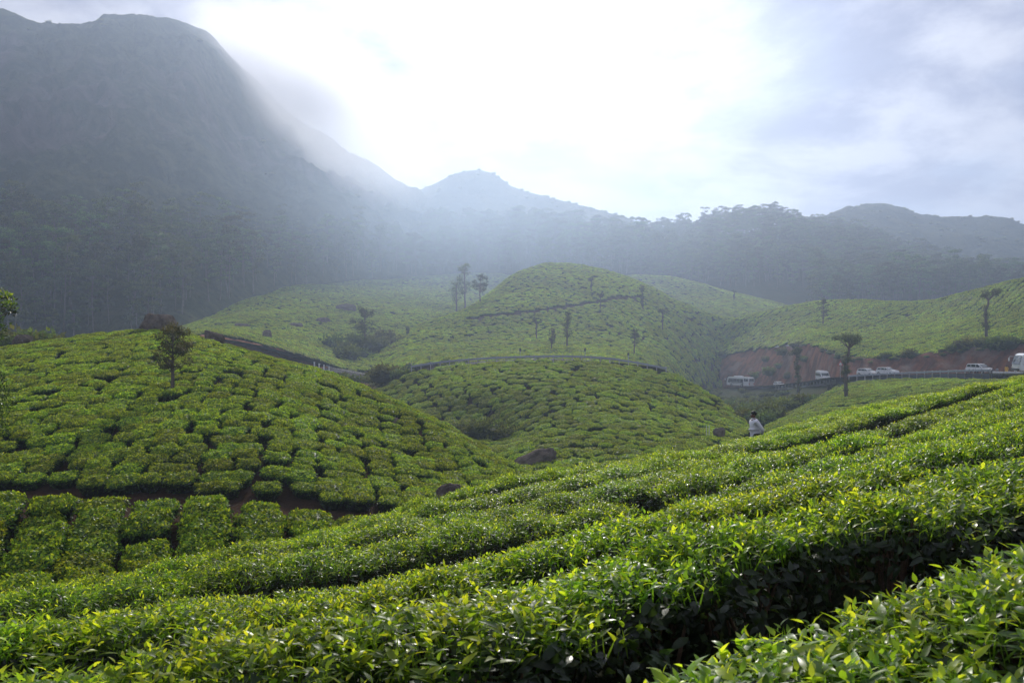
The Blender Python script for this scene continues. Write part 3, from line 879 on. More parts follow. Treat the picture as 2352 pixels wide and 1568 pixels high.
def tilted(q):
    """plucking tables lie parallel to the slope"""
    n = Vector(q[7:10])
    return (Vector((0, 0, 1)).rotation_difference(n) @ Matrix.Rotation(q[3], 3, 'Z').to_quaternion()).to_euler()


NEARA = R(25)
MAN = W(1735, 990, 26.5)[:2]          # the walking man stands here; no bush grows on that spot
nb = rows_on('near_slope', NEARA, 0.86, 1.72, 0.06, 1.15, sy=1.03, sx=1.14, var=0.11, wave=0.13, keep=lambda x, y: (x * x + y * y > 1.25 ** 2) & ((x - MAN[0]) ** 2 + (y - MAN[1]) ** 2 > 0.75 ** 2), miss=0.03)
nb = nb[np.argsort(nb[:, 1] ** 2 + nb[:, 0] ** 2)]
kr_ = np.round((-nb[:, 0] * math.sin(NEARA) + nb[:, 1] * math.cos(NEARA)) / 1.72)
nb[:, 6] = 0.97 + 0.085 * np.sin(kr_ * 2.3 + 2.2) + 0.05 * vnoise(nb[:, 0] * 0.7, nb[:, 1] * 0.7, 3) + rng.normal(0, 0.03, len(nb))      # each row pruned to its own height
ind, rest = nb[:300], nb[300:]

NV = 4
ROWN = {0: "row at the very bottom right corner", 1: "row at the very bottom right corner", 2: "second row from bottom right corner", 3: "third row from bottom right corner", 4: "fourth row from bottom right corner",
        5: "fifth row from bottom right corner", 6: "sixth row from bottom right corner", 7: "seventh row from bottom right corner", 8: "eighth row from bottom right corner"}
bush_hi = [near_bush(100 + i) for i in range(NV)]
bush_big = [near_bush(160 + i, nl=1500, ns=540, lsz=1.15) for i in range(3)]
bush_mid = [near_bush(140 + i, nl=1250, ns=540, st=2, tw=26) for i in range(3)]
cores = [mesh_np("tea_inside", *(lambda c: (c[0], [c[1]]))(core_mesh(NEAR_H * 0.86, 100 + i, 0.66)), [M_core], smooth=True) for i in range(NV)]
for i, b in enumerate(ind):
    dist = math.hypot(b[0], b[1])
    k = int(rng.integers(0, NV)) if dist < 8 else int(rng.integers(0, 3))
    kr = int(round((-b[0] * math.sin(NEARA) + b[1] * math.cos(NEARA)) / 1.72))
    fol, sho, ste = bush_big[k % 3] if kr <= 1 else (bush_hi if dist < 8 else bush_mid)[k]
    t = empty("tea_bush", (b[0], b[1], b[2])); t.rotation_euler = tilted(b)
    t.scale = (b[4], b[5], b[6] * 1.0)
    kr = int(round((-b[0] * math.sin(NEARA) + b[1] * math.cos(NEARA)) / 1.72))
    which = ROWN.get(kr, "far rows near the slope's crest")
    tag(t, "leafy tea bush with fresh shoots in the " + which, "tea bush", "tea bushes of the " + which)
    link("foliage", fol, t); link("shoots", sho, t); link("stems", ste, t); link("bush_core", cores[k], t)

def join_meshes(name, ms):
    V = []; Q = []; A = []; MI = []; mats = []; off = 0
    for m in ms:
        n = len(m.vertices); v = np.zeros(n * 3, np.float32); m.vertices.foreach_get('co', v); V.append(v.reshape(-1, 3))
        l = np.zeros(len(m.loops), np.int32); m.loops.foreach_get('vertex_index', l); Q.append(l.reshape(-1, 4) + off); off += n
        a = np.ones(n, np.float32)
        if 'age' in m.attributes: m.attributes['age'].data.foreach_get('value', a)
        A.append(a); MI.append(np.full(len(m.polygons), len(mats))); mats.append(m.materials[0])
    return mesh_np(name, np.concatenate(V), [np.concatenate(Q)], mats, {'age': np.concatenate(A)}, smooth=True, mat_idx=np.concatenate(MI))


pts = []
def collect(arr, variants, off, H=1.0):
    for q in arr:
        nx, ny, nz = q[7:10]
        e_ = tilted(q)
        pts.append((q[0], q[1], q[2], e_[0], e_[1], e_[2], q[4] * min(1.6, 1 / nz), q[5] * min(1.6, 1 / nz), q[6] * H, off + int(rng.integers(0, variants))))
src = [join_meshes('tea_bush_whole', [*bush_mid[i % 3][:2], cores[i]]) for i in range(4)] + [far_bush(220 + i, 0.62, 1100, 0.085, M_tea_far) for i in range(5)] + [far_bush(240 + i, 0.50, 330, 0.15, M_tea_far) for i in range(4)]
coll_tea = source_collection("tea_source", src)
collect(rest, 4, 0)
lh = rows_on('left_hill', R(13), 1.22, 1.04, 0.15, 1.16, sy=0.94, rot=0.2, keep=lambda x, y: y > 33.4, stagger=False, var=0.17)
lb = rows_on('left_hill', R(21), 1.40, 0.80, 0.04, 1.22, sx=0.98, keep=lambda x, y: y < 23.9, stagger=False)
collect(lb, 5, 4, 1.15)
collect(lh, 5, 4, 1.05)
dcx = [(q[0] - CX) / F * q[2] for q in dome_crest]
dm = rows_on('middle_hill', R(-12), 1.62, 1.4, 0.16, 1.45, var=0.17, rot=0.3, keep=lambda x, y: y < np.interp(x, dcx, [q[2] for q in dome_crest]) - 2.4)
collect(dm, 5, 4, 1.25)
fp = np.array([tuple(h_)[:2] for h_ in (hit(a, b, 'upper_hill') for a, b in ((1085, 735), (1167, 725), (1247, 716), (1313, 706), (1380, 696), (1473, 684), (1540, 684))) if h_ is not None])
fpx = np.concatenate([fp[i] + (fp[i + 1] - fp[i]) * t[:, None] for i in range(len(fp) - 1) for t in (np.linspace(0, 1, 24),)])
off_path = lambda x, y: ((x[:, None] - fpx[None, :, 0]) ** 2 + (y[:, None] - fpx[None, :, 1]) ** 2).min(1) > 1.7 ** 2
n_uh = rows_on('upper_hill', R(8), 2.1, 1.9, 0.17, 1.86, keep=off_path); collect(n_uh, 4, 9, 1.5)
n_bh = rows_on('back_hill', R(-10), 2.4, 2.2, 0.16, 2.25); collect(n_bh, 4, 9, 1.6)
n_rh = rows_on('right_hill', R(38), 1.75, 1.95, 0.15, 1.80, sy=0.88, sx=1.05); collect(n_rh, 4, 9, 1.4)
n_ls = rows_on('lower_slope', R(34), 1.5, 1.7, 0.14, 1.54, sy=0.88, sx=1.05); collect(n_ls, 5, 4, 1.2)
n_ss = rows_on('shaded_slope', R(15), 2.0, 1.9, 0.15, 1.74, miss=0.03); collect(n_ss, 4, 9, 1.4)
pts = np.array(pts)
scatter("tea_bushes", pts[:, :3], pts[:, 3:6], pts[:, 6:9], pts[:, 9], coll_tea, "clipped tea bushes covering the hills beyond the near slope")
# ------------------------------------------------------------------ trees
def bend(p0, p1, n, wob, g):
    p0 = np.asarray(p0, float); p1 = np.asarray(p1, float)
    t = np.linspace(0, 1, n)[:, None]
    P = p0 + (p1 - p0) * t
    w = np.cumsum(g.normal(size=(n, 3)) * wob, 0); w -= w[0]; w = w - t * w[-1]
    return P + w


def leaf_cloud(cs, rs, n, L, g, flat=0.7, shell=0.5, cap=False, droop=0.0, tone0=0.5):
    """leaf faces spread through clumps; returns V,T,age"""
    out = []
    for c, r, k in zip(cs, rs, n):
        d = unit(g.normal(size=(k, 3)))
        if cap: d[:, 2] = np.abs(d[:, 2]) * 1.0 - 0.15 * g.random(k)
        rad = (shell + (1 - shell) * g.random(k)) ** 0.7
        lump = 1 + 0.25 * np.sin(d[:, 0] * 5 + c[0]) * np.cos(d[:, 1] * 4 + c[2])
        P = np.asarray(c) + d * (rad * lump)[:, None] * r * np.array((1, 1, flat))
        dr = unit(d * np.array((1, 1, 0.4)) + 0.8 * g.normal(size=(k, 3)) + np.array((0, 0, -droop)))
        nr = unit(d + np.array((0, 0, 0.5)) + 0.7 * g.normal(size=(k, 3)))
        ag = np.clip(tone0 - 0.35 * d[:, 2] + g.normal(0, 0.16, k), 0, 1)  # paler towards the top of each clump
        ll = L * g.uniform(0.6, 1.4, k)
        out.append((P, dr, nr, ll, ag))
    P, dr, nr, ll, ag = [np.concatenate(q) for q in zip(*out)]
    return leaves2(P, dr, nr, ll, ll * 0.55, ag)


def euc_parts(seed, Ht=22.0, spread=3.6, lean=0.0, low=0.42, nc=17, leafn=120, L=0.55):
    """tall eucalyptus: pale bare bole, ascending limbs, domed leaf caps"""
    g = np.random.default_rng(seed)
    mb = MB()
    top = np.array((lean + g.normal() * 0.7, g.normal() * 0.7, Ht * 0.93))
    tr = bend((0, 0, -0.8), top, 9, 0.16, g)
    mb.tube(tr, np.linspace(0.27, 0.05, 9), 7)
    cs = []; rs = []
    for i in range(nc):
        f = low + (1 - low) * (i + g.random()) / nc
        b = np.array([np.interp(f * Ht * 0.93, tr[:, 2], tr[:, k]) for k in range(3)])
        a = g.random() * 6.28
        s = spread * (0.45 + 0.75 * math.sin(math.pi * min(1, (f - low) / (1.12 - low)) ** 0.8)) * g.uniform(0.35, 1.0)
        e = b + np.array((s * math.cos(a), s * math.sin(a), s * g.uniform(0.35, 0.9)))
        mb.tube(bend(b, e, 4, 0.08, g), np.linspace(0.09, 0.025, 4), 5, False)
        cs.append(e); rs.append(g.uniform(0.9, 1.75) * (1.15 if f > 0.75 else 0.95))
    cs.append(top + np.array((0, 0, 0.5))); rs.append(1.5)
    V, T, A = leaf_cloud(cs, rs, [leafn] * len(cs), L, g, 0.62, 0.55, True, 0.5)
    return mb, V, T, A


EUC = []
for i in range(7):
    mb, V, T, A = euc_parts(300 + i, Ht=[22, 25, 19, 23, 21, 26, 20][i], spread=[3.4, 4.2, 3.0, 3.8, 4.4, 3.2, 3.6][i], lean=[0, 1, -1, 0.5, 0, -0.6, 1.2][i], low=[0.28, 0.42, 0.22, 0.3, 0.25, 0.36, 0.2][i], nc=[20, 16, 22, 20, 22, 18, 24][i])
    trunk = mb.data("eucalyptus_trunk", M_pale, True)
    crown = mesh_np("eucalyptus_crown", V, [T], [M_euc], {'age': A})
    tv = np.concatenate(mb.v); tq = [f for f in mb.f if len(f) == 4]
    both = mesh_np("eucalyptus_whole", np.concatenate([V, tv]), [T, np.array(tq) + len(V)], [M_euc, M_pale], {'age': np.r_[A, np.zeros(len(tv))]}, mat_idx=np.r_[np.zeros(len(T)), np.ones(len(tq))])
    EUC.append((trunk, crown, both))
coll_euc = source_collection("tree_source", [e[2] for e in EUC])


def wood(hill, px0, px1, tmin, tmax, step, keep, g, scale=(0.6, 1.2)):
    V = HILLS[hill]['V']
    out = []
    xs = np.arange(V[:, 0].min(), V[:, 0].max(), step); ys = np.arange(tmin, tmax, step)
    for x in xs:
        for y in ys:
            xx = x + g.uniform(-0.5, 0.5) * step; yy = y + g.uniform(-0.5, 0.5) * step
            px = CX + xx / yy * F
            if px < px0 or px > px1: continue
            p, n = drop(hill, xx, yy)
            if p is None or not keep(px, p, g): continue
            if not visible(p, 20, 30): continue
            pyy = CY - p.z / p.y * F
            fs = np.clip((pyy - 470) / 130, 0.45, 1.0) if hill == 'mountain' else 1.0
            out.append((p.x, p.y, p.z - 0.3, g.random() * 6.28, fs * g.uniform(*scale), int(g.integers(0, 7))))
    return out


gw = np.random.default_rng(77)
def mt_keep(px, p, g):
    py = CY - p.z / p.y * F
    lim = np.interp(px, [-100, 300, 600, 900, 1250], [505, 500, 515, 560, 600])
    n = vnoise(np.array([p.x * 0.02]), np.array([p.y * 0.02]), 5)[0]
    return py > lim + 30 * n and g.random() < np.clip((py - lim) / 60, 0.12, 0.95)
t_m = wood('mountain', -120, 1230, 215, 640, 6.6, mt_keep, gw)
t_r = wood('wooded_ridge', 960, 1560, 440, 600, 7.5, lambda px, p, g: (CY - p.z / p.y * F) < 640 and g.random() < 0.8, gw, (0.85, 1.2))
t_f = wood('forest_hill', 1450, 2420, 395, 690, 7.8, lambda px, p, g: g.random() < 0.93 and (p.y > 470 or px > 1860), gw, (0.8, 1.1))
def split(lst, n):
    lst = sorted(lst, key=lambda q: q[1]); return lst[:n], lst[n:]
rest_trees = []
for lst, n, lab, grp in ((t_m, 150, "tall dark eucalyptus at the lower edge of the wood beneath the rocky mountain", "front trees of the mountain wood"),
                         (t_r, 60, "slender hazy eucalyptus of the grove standing behind the middle tea hill", "front trees of the hazy grove"),
                         (t_f, 85, "dark eucalyptus at the foot of the wooded hill behind the right tea slope", "front trees of the wooded hill")):
    a, b = split(lst, n); rest_trees += b
    for x, y, z, rz, s, k in a:
        t = empty("eucalyptus_tree", (x, y, z), rz, (s, s, s)); tag(t, lab, "tree", grp)
        link("trunk", EUC[k][0], t); link("crown", EUC[k][1], t)
ra = np.array(rest_trees)
scatter("forest", ra[:, :3], np.stack([ra[:, 0] * 0, ra[:, 0] * 0, ra[:, 3]], 1), np.repeat(ra[:, 4:5], 3, 1), ra[:, 5], coll_euc, "dense eucalyptus forest on the hazy mountain flanks and ridges")
def lone_tree(label, px, py, py_top, hill, style, seed, mat=None, leafk=1.0, dense=1.0, group="shade trees among the tea", wood_mat=None):
    """pruned silver oak standing in the tea"""
    g = np.random.default_rng(seed)
    p = hit(px, py, hill)
    if p is None: p = Vector(W(px, py, 170).tolist())
    Y = p.y; Ht = (py - py_top) / F * Y
    t = empty("silver_oak_tree", p); tag(t, label, "tree", group)
    mb = MB(); cs = []; rs = []; k = Ht / 10.0
    r0 = 0.27 * k ** 0.7
    if style == 'flat':
        sgn = 1 if seed % 2 else -1
        P = np.array([(0, 0, -0.5), (-0.10 * k, 0, 0.3 * Ht), (-0.2 * k * sgn, 0, 0.58 * Ht), (0.35 * k * sgn, 0, 0.70 * Ht), (0.45 * k * sgn, 0.1, 0.80 * Ht)])
        mb.tube(P, [r0 * 1.1, r0, r0 * 0.9, r0 * 0.75, r0 * 0.6], 8)
        for i in range(9):
            a = g.random() * 6.28; s = g.uniform(0.8, 2.6) * k
            e = P[-1] + np.array((s * math.cos(a) * 1.15, s * math.sin(a), g.uniform(0.07, 0.17) * Ht))
            mb.tube(bend(P[-1] - (0, 0, 0.2), e, 4, 0.1 * k, g), np.linspace(r0 * 0.42, r0 * 0.12, 4), 5, False)
            cs.append(e); rs.append(g.uniform(0.55, 0.95) * k)
        for i in range(16):
            f = g.uniform(0.18, 0.72); q = np.array([np.interp(f * Ht, P[:, 2], P[:, j]) for j in range(3)])
            cs.append(q + g.normal(size=3) * 0.25 * k); rs.append(g.uniform(0.25, 0.5) * k)
    elif style == 'column':
        P = bend((0, 0, -0.5), (-0.4 * k, 0, Ht * 0.97), 8, 0.10 * k, g)
        mb.tube(P, np.linspace(r0, r0 * 0.35, 8), 8)
        for i in range(34):
            f = g.uniform(0.22, 1.0); q = np.array([np.interp(f * Ht, P[:, 2], P[:, j]) for j in range(3)])
            w = 0.55 if f < 0.62 else 0.75
            cs.append(q + g.normal(size=3) * np.array((0.32, 0.32, 0.2)) * k * w); rs.append(g.uniform(0.4, 0.75) * k * w)
        for i in range(4):
            e = P[-1] + np.array((g.normal() * 0.7 * k, g.normal() * 0.5 * k, g.uniform(-0.08, 0.02) * Ht)); cs.append(e); rs.append(0.5 * k)
    elif style in ('oval', 'round'):
        base = 0.34 if style == 'oval' else 0.42
        wid = 1.6 if style == 'oval' else 3.1
        P = bend((0, 0, -0.5), (0.1 * k, 0, Ht * 0.92), 8, 0.07 * k, g)
        mb.tube(P, np.linspace(r0, r0 * 0.2, 8), 8)
        for i in range(30 if style == 'round' else 24):
            f = base + (0.97 - base) * g.random(); u = (f - base) / (1 - base)
            w = wid * k * math.sin(math.pi * (0.12 + 0.83 * u)) ** 0.7 * g.random() ** 0.5
            a = g.random() * 6.28
            b = np.array([np.interp((f - 0.10) * Ht, P[:, 2], P[:, j]) for j in range(3)])
            e = b + np.array((w * math.cos(a), w * math.sin(a), 0.12 * Ht))
            mb.tube(bend(b, e, 4, 0.05 * k, g), np.linspace(r0 * 0.3, r0 * 0.07, 4), 5, False)
            cs.append(e); rs.append(g.uniform(0.45, 0.85) * k * (1.2 if style == 'round' else 0.9))
    else:  # fork
        P = bend((0, 0, -0.5), (0.05 * k, 0, Ht * 0.66), 6, 0.06 * k, g)
        mb.tube(P, np.linspace(r0, r0 * 0.65, 6), 8)
        for i in range(6):
            a = g.random() * 6.28; s = g.uniform(0.7, 1.7) * k
            e = P[-1] + np.array((s * math.cos(a) * 1.2, s * math.sin(a), g.uniform(0.16, 0.33) * Ht))
            mb.tube(bend(P[-1] - (0, 0, 0.1), e, 5, 0.08 * k, g), np.linspace(r0 * 0.5, r0 * 0.12, 5), 5, False)
            for q in range(3):
                cs.append(e - (e - P[-1]) * g.random() * 0.6 + g.normal(size=3) * 0.15 * k); rs.append(g.uniform(0.3, 0.55) * k)
        for i in range(5):
            f = g.uniform(0.3, 0.6); cs.append(np.array((0, 0, f * Ht)) + g.normal(size=3) * 0.15 * k); rs.append(0.28 * k)
    L = max(0.10, 0.0013 * Y) * leafk
    nn = [int(np.clip(22.0 * dense * (r / L) ** 2, 30, 420)) for r in rs]
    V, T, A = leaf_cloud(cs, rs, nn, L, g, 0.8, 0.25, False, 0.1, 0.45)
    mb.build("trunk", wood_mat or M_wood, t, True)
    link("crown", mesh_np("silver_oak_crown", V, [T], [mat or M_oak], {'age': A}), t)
    return t


lone_tree("small round-topped tree with rusty leaf tips alone on the left tea hill", 396, 918, 748, 'left_hill', 'round', 401, M_oak_warm, dense=0.7)
lone_tree("tall bent tree with umbrella crown and leafy trunk below the roadside guard rail", 1944, 921, 765, 'lower_slope', 'flat', 403)
lone_tree("narrow leaf-sleeved column tree in front of the stone retaining wall", 1834, 926, 798, 'lower_slope', 'column', 404)
lone_tree("tall flat-topped tree with bare trunk at the right edge of the tea", 2266, 781, 664, 'right_hill', 'flat', 405, dense=0.6)
lone_tree("slim oval-crowned tree high on the right tea hill", 1891, 749, 686, 'right_hill', 'oval', 406, dense=0.6)
lone_tree("tiny forked tree on the small tea hill behind", 1686, 692, 663, 'back_hill', 'fork', 407)
lone_tree("forked tree with thin spread limbs farthest right on the hazy tea hill", 1522, 763, 702, 'upper_hill', 'fork', 408)
lone_tree("thin tufted tree by the upper end of the footpath", 1477, 716, 656, 'upper_hill', 'column', 409)
lone_tree("forked tree just below the middle of the footpath", 1379, 715, 672, 'upper_hill', 'fork', 410)
lone_tree("ragged small tree topmost on the hazy tea hill", 1358, 672, 636, 'upper_hill', 'fork', 411)
lone_tree("leafy oval tree closest behind the right half of the hilltop guard rail", 1457, 818, 752, 'upper_hill', 'oval', 412, dense=0.6)
lone_tree("feathery tall tree, tallest of three above the hilltop guard rail", 1303, 802, 716, 'upper_hill', 'oval', 413, dense=0.6)
lone_tree("short tree with dense tuft, middle of three above the hilltop guard rail", 1267, 808, 752, 'upper_hill', 'oval', 414)
lone_tree("sparse tree, first of three above the hilltop guard rail", 1232, 782, 728, 'upper_hill', 'fork', 415)
lone_tree("round-crowned hazy tree on bare stem at the hill's shaded shoulder", 1103, 697, 632, 'upper_hill', 'round', 416, dense=0.5)
lone_tree("tall hazy tree behind the round-crowned one on the shaded slope", 1068, 712, 604, 'shaded_slope', 'oval', 417, M_shrub, dense=0.5)  # lighter scrub leaf stands in for haze over this crown
lone_tree("broad hazy tree, lower of the pair on the shaded slope", 1048, 722, 638, 'shaded_slope', 'oval', 418, M_shrub, dense=0.5)  # haze put into this crown's paler leaf colour too
lone_tree("dark rounded tree beside the bushy ravine left of the hilltop guard rail", 838, 806, 706, 'shaded_slope', 'round', 419, dense=0.5)
lone_tree("thin little tree at the left foot of the hazy tea hill", 936, 774, 752, 'upper_hill', 'oval', 420)
lone_tree("pale green tree before the dark wood, left one of two", 122, 790, 706, 'mountain', 'oval', 421, M_shrub, group="pale trees before the wood", wood_mat=M_pale)
lone_tree("pale green twin-topped tree before the dark wood, right one of two", 170, 788, 713, 'mountain', 'round', 422, M_shrub, group="pale trees before the wood", wood_mat=M_pale)

# tree at the left edge of the picture, its leafy limbs reaching in
def edge_tree():
    g = np.random.default_rng(431)
    Y = 21.0
    x0 = (-75 - CX) / F * Y
    p, n = drop('left_hill', x0, Y)
    t = empty("leafy_tree", p); tag(t, "dark glossy-leaved tree reaching in from the left edge", "tree")
    mb = MB()
    zt = (CY - 650) / F * Y - p.z
    P = bend((0, 0, -0.4), (-0.1, 0, zt), 9, 0.06, g)
    mb.tube(P, np.linspace(0.13, 0.03, 9), 8)
    pos = []; dr = []; nr = []; LL = []; ag = []
    tufts = [(8, 690, 0.30), (22, 705, 0.22), (-5, 735, 0.30), (28, 715, 0.13), (18, 682, 0.12), (-20, 690, 0.4), (0, 760, 0.18), (-25, 780, 0.35),
             (8, 905, 0.26), (-4, 870, 0.22), (12, 935, 0.22), (-10, 955, 0.3), (-35, 900, 0.4), (-40, 830, 0.35), (5, 985, 0.2), (-40, 720, 0.5)]
    for px, py, r in tufts:
        c = W(px, py, Y + g.normal() * 0.2) - np.array(p)
        b = np.array([np.interp(c[2] - 0.35, P[:, 2], P[:, j]) for j in range(3)])
        mb.tube(bend(b, c, 5, 0.03, g), np.linspace(0.03, 0.008, 5), 5, False)
        k = int(420 * r)
        d = unit(g.normal(size=(k, 3)))
        pos.append(c + d * r * (0.15 + 0.85 * g.random(k))[:, None]); dr.append(unit(d + np.array((0, 0, 0.5)) + 0.4 * g.normal(size=(k, 3)))); nr.append(unit(g.normal(size=(k, 3)) + np.array((0, 0, 1.0))))
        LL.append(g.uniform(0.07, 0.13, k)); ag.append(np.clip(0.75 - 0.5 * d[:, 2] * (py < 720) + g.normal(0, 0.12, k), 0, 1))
    pos, dr, nr = map(np.concatenate, (pos, dr, nr)); LL = np.concatenate(LL); ag = np.concatenate(ag)
    V, Q, A = leaves(pos, dr, nr, LL, LL * 0.42, np.full(len(LL), 0.5), ag, 2)
    mb.build("trunk", M_wood, t, True)
    link("crown", mesh_np("edge_crown", V, [Q], [M_tea], {'age': A}, smooth=True), t)
edge_tree()

# ------------------------------------------------------------------ wild shrubs, weeds and boulders
def shrub_mesh(seed, n=620, L=0.13, H=0.75, mat=None):
    g = np.random.default_rng(seed)
    cs = []; rs = []
    for i in range(11):
        a = g.random() * 6.28; r = 0.42 * g.random() ** 0.6
        cs.append(np.array((r * math.cos(a), r * math.sin(a), H * g.uniform(0.25, 0.8) * (1 - 0.6 * r)))); rs.append(g.uniform(0.14, 0.26))
    V, T, A = leaf_cloud(cs, rs, [n // 11] * 11, L, g, 0.9, 0.4, False, -0.4, 0.5)
    CP, CQ, CU = core_mesh(H * 0.75, seed, 0.72, 7, 12)
    return mesh_np("shrub", np.concatenate([V, CP]), [T, CQ + len(V)], [mat or M_shrub], {'age': np.r_[A, np.ones(len(CP))]})

SHR = [shrub_mesh(500 + i) for i in range(5)]
SHR_FINE = [shrub_mesh(510 + i, 1500, 0.075, 0.8) for i in range(3)]
SHR_DRY = [shrub_mesh(520 + i, 300, 0.16, 0.55, M_dry) for i in range(3)]
gs = np.random.default_rng(99)

def shrub(px, py, hill, w, label, group, fine=False, hk=1.0, dry=False):
    p = hit(px, py, hill)
    if p is None: return None
    ms = SHR_FINE if fine else (SHR_DRY if dry else SHR)
    o = link("shrub", ms[int(gs.integers(0, len(ms)))])
    o.location = p - Vector((0, 0, 0.15)); o.rotation_euler = (0, 0, gs.random() * 6.28); o.scale = (w, w, w * hk)
    tag(o, label, "shrub", group)
    return o

for px, py, w in ((1118, 1020, 4.6), (1085, 1012, 3.2), (1150, 1022, 3.4), (1060, 1000, 2.6)):
    shrub(px, py, 'middle_hill', w, "soft grey-green shrub in the thicket between the left and middle hills", "thicket between the hills", True, 0.95)
for px, py, w in ((1108, 1050, 2.2), (1090, 1046, 1.6), (1125, 1060, 1.3)):
    shrub(px, py, 'middle_hill', w, "small grey-green shrub just below the thicket above the big rock", "small shrubs below the thicket", True, 0.9)
k = 0
for i in range(230):
    px = gs.uniform(1590, 1885); py = gs.uniform(897, 978)
    if py < np.interp(px, [1560, 1620, 1700, 1800, 1870], [895, 900, 901, 903, 912]): continue
    if py > np.interp(px, [1600, 1700, 1760, 1850], [905, 965, 970, 925]) + 8: continue
    shrub(px, py, 'gully', gs.uniform(2.0, 4.2) * (0.62 if py < 925 else 1), "tangled green shrub in the gully below the coach", "shrubs in the gully", False, gs.uniform(0.6, 1.0))
for px, py, w, d in ((880, 840, 5.0, 0), (905, 848, 4.2, 0), (850, 862, 4.5, 0), (870, 880, 3.8, 1), (840, 875, 4.0, 1), (820, 868, 3.5, 0), (895, 868, 3.6, 1), (925, 838, 3.2, 0), (800, 848, 3.5, 0), (780, 838, 3.2, 0), (860, 850, 4.5, 0), (845, 885, 3, 1), (815, 855, 4, 0)):
    p = W(px, py + 12, gs.uniform(118, 140))
    q, n = drop('middle_hill', p[0], p[1])
    z = q.z if q is not None else p[2]
    o = link("shrub", (SHR_DRY if d else SHR)[int(gs.integers(0, 3))]); o.location = (p[0], p[1], max(z, p[2] - 1.5) - 0.3); o.scale = (w, w, w * 0.8); o.rotation_euler = (0, 0, gs.random() * 6.28)
    tag(o, "scrubby bush in the ravine left of the middle hill", "shrub", "bushes in the ravine")
for px, py in ((820, 800), (860, 812), (790, 815), (900, 800), (880, 785), (760, 800), (930, 815), (850, 790), (830, 825), (910, 825), (800, 830), (945, 800)):
    shrub(px, py, 'shaded_slope', gs.uniform(4, 7), "dim leafy bush on the hazy slope above the ravine", "bushes above the ravine")
for px, py, w in ((1700, 806, 4), (1660, 822, 4.5), (1620, 835, 4), (1600, 850, 4.5), (1640, 850, 3.5), (1605, 868, 4), (1585, 880, 3.5), (1740, 800, 3), (1800, 815, 4.5), (1830, 800, 4), (1770, 862, 5), (1790, 845, 3), (1850, 830, 3), (1760, 830, 3.5), (1735, 868, 4.2), (1810, 868, 3.2), (2000, 822, 3), (2040, 822, 2.6), (2090, 818, 3.2), (2215, 800, 4), (2190, 806, 3), (2290, 802, 4.6), (2320, 800, 4.2), (2255, 796, 3.4), (1930, 822, 2.5), (1960, 830, 2)):
    shrub(px, py, 'earth_bank', w, "shrub clinging to the red earth bank beside the road", "shrubs on the earth bank", False, 0.8)
for i in range(60):
    px = gs.uniform(1560, 2350); py = np.interp(px, [q[0] for q in rh_base], [q[1] for q in rh_base]) + gs.uniform(3, 14)
    shrub(px, py, 'earth_bank', gs.uniform(0.9, 2.2), "shrub fringing the top edge of the red earth bank", "shrubs along the bank's top edge", False, 0.6, gs.random() < 0.2)
for i in range(46):
    px = gs.uniform(1960, 2345)
    pt = np.interp(px, [q[0] for q in ls_crest], [q[1] for q in ls_crest]) + gs.uniform(-2, 5)
    shrub(px, pt, 'lower_slope', gs.uniform(0.8, 1.5), "low roadside weed clump under the right guard rail", "weeds under the right guard rail", False, 0.7, gs.random() < 0.35)
for i in range(26):
    px = gs.uniform(955, 1190); py = np.interp(px, [q[0] for q in dome_crest], [q[1] for q in dome_crest]) + gs.uniform(0, 12)
    shrub(px, py, 'middle_hill', gs.uniform(0.8, 1.6), "dry weed clump under the hilltop guard rail", "weeds under the hilltop guard rail", False, 0.6, gs.random() < 0.6)
for px, py, w in ((20, 792, 5.5), (50, 800, 4), (2, 800, 5), (75, 780, 5), (110, 792, 5), (-15, 790, 6)):
    p = W(px, py, 78); o = link("shrub", SHR[int(gs.integers(0, 5))]); o.location = (p[0], p[1], p[2] - 2.0); o.scale = (w, w, w * 0.9)
    tag(o, "dull green bush behind the rock at the left hill's far edge", "shrub", "bushes behind the left hill")


# scattered trees along the far crests
cr = []
coll_shr = source_collection("shrub_source", SHR)
for hill, y0, y1, step, dens in (('far_peak', 715, 812, 14, 0.22), ('far_range', 640, 790, 12, 0.30), ('mountain', 470, 700, 11, 0.10)):
    V = HILLS[hill]['V']
    for _ in range({'far_peak': 900, 'far_range': 1100, 'mountain': 160}[hill]):
        v = V[gw.integers(0, len(V))]
        if not (y0 < v[1] < y1): continue
        p, n = drop(hill, v[0] + gw.normal() * 5, v[1] + gw.normal() * 5)
        if p is None or not visible(p, 6, 20): continue
        s = gw.uniform(2, 4.2)
        cr.append((p.x, p.y, p.z - 0.12 * s, gw.random() * 6.28, s, gw.integers(0, 5)))
cr = np.array(cr)
scatter("ridge_scrub", cr[:, :3], np.stack([cr[:, 0] * 0, cr[:, 0] * 0, cr[:, 3]], 1), np.repeat(cr[:, 4:5], 3, 1) * np.array((1.1, 1.1, 0.9)), cr[:, 5], coll_shr, "small trees and scrub dotted along the far mountain crests")



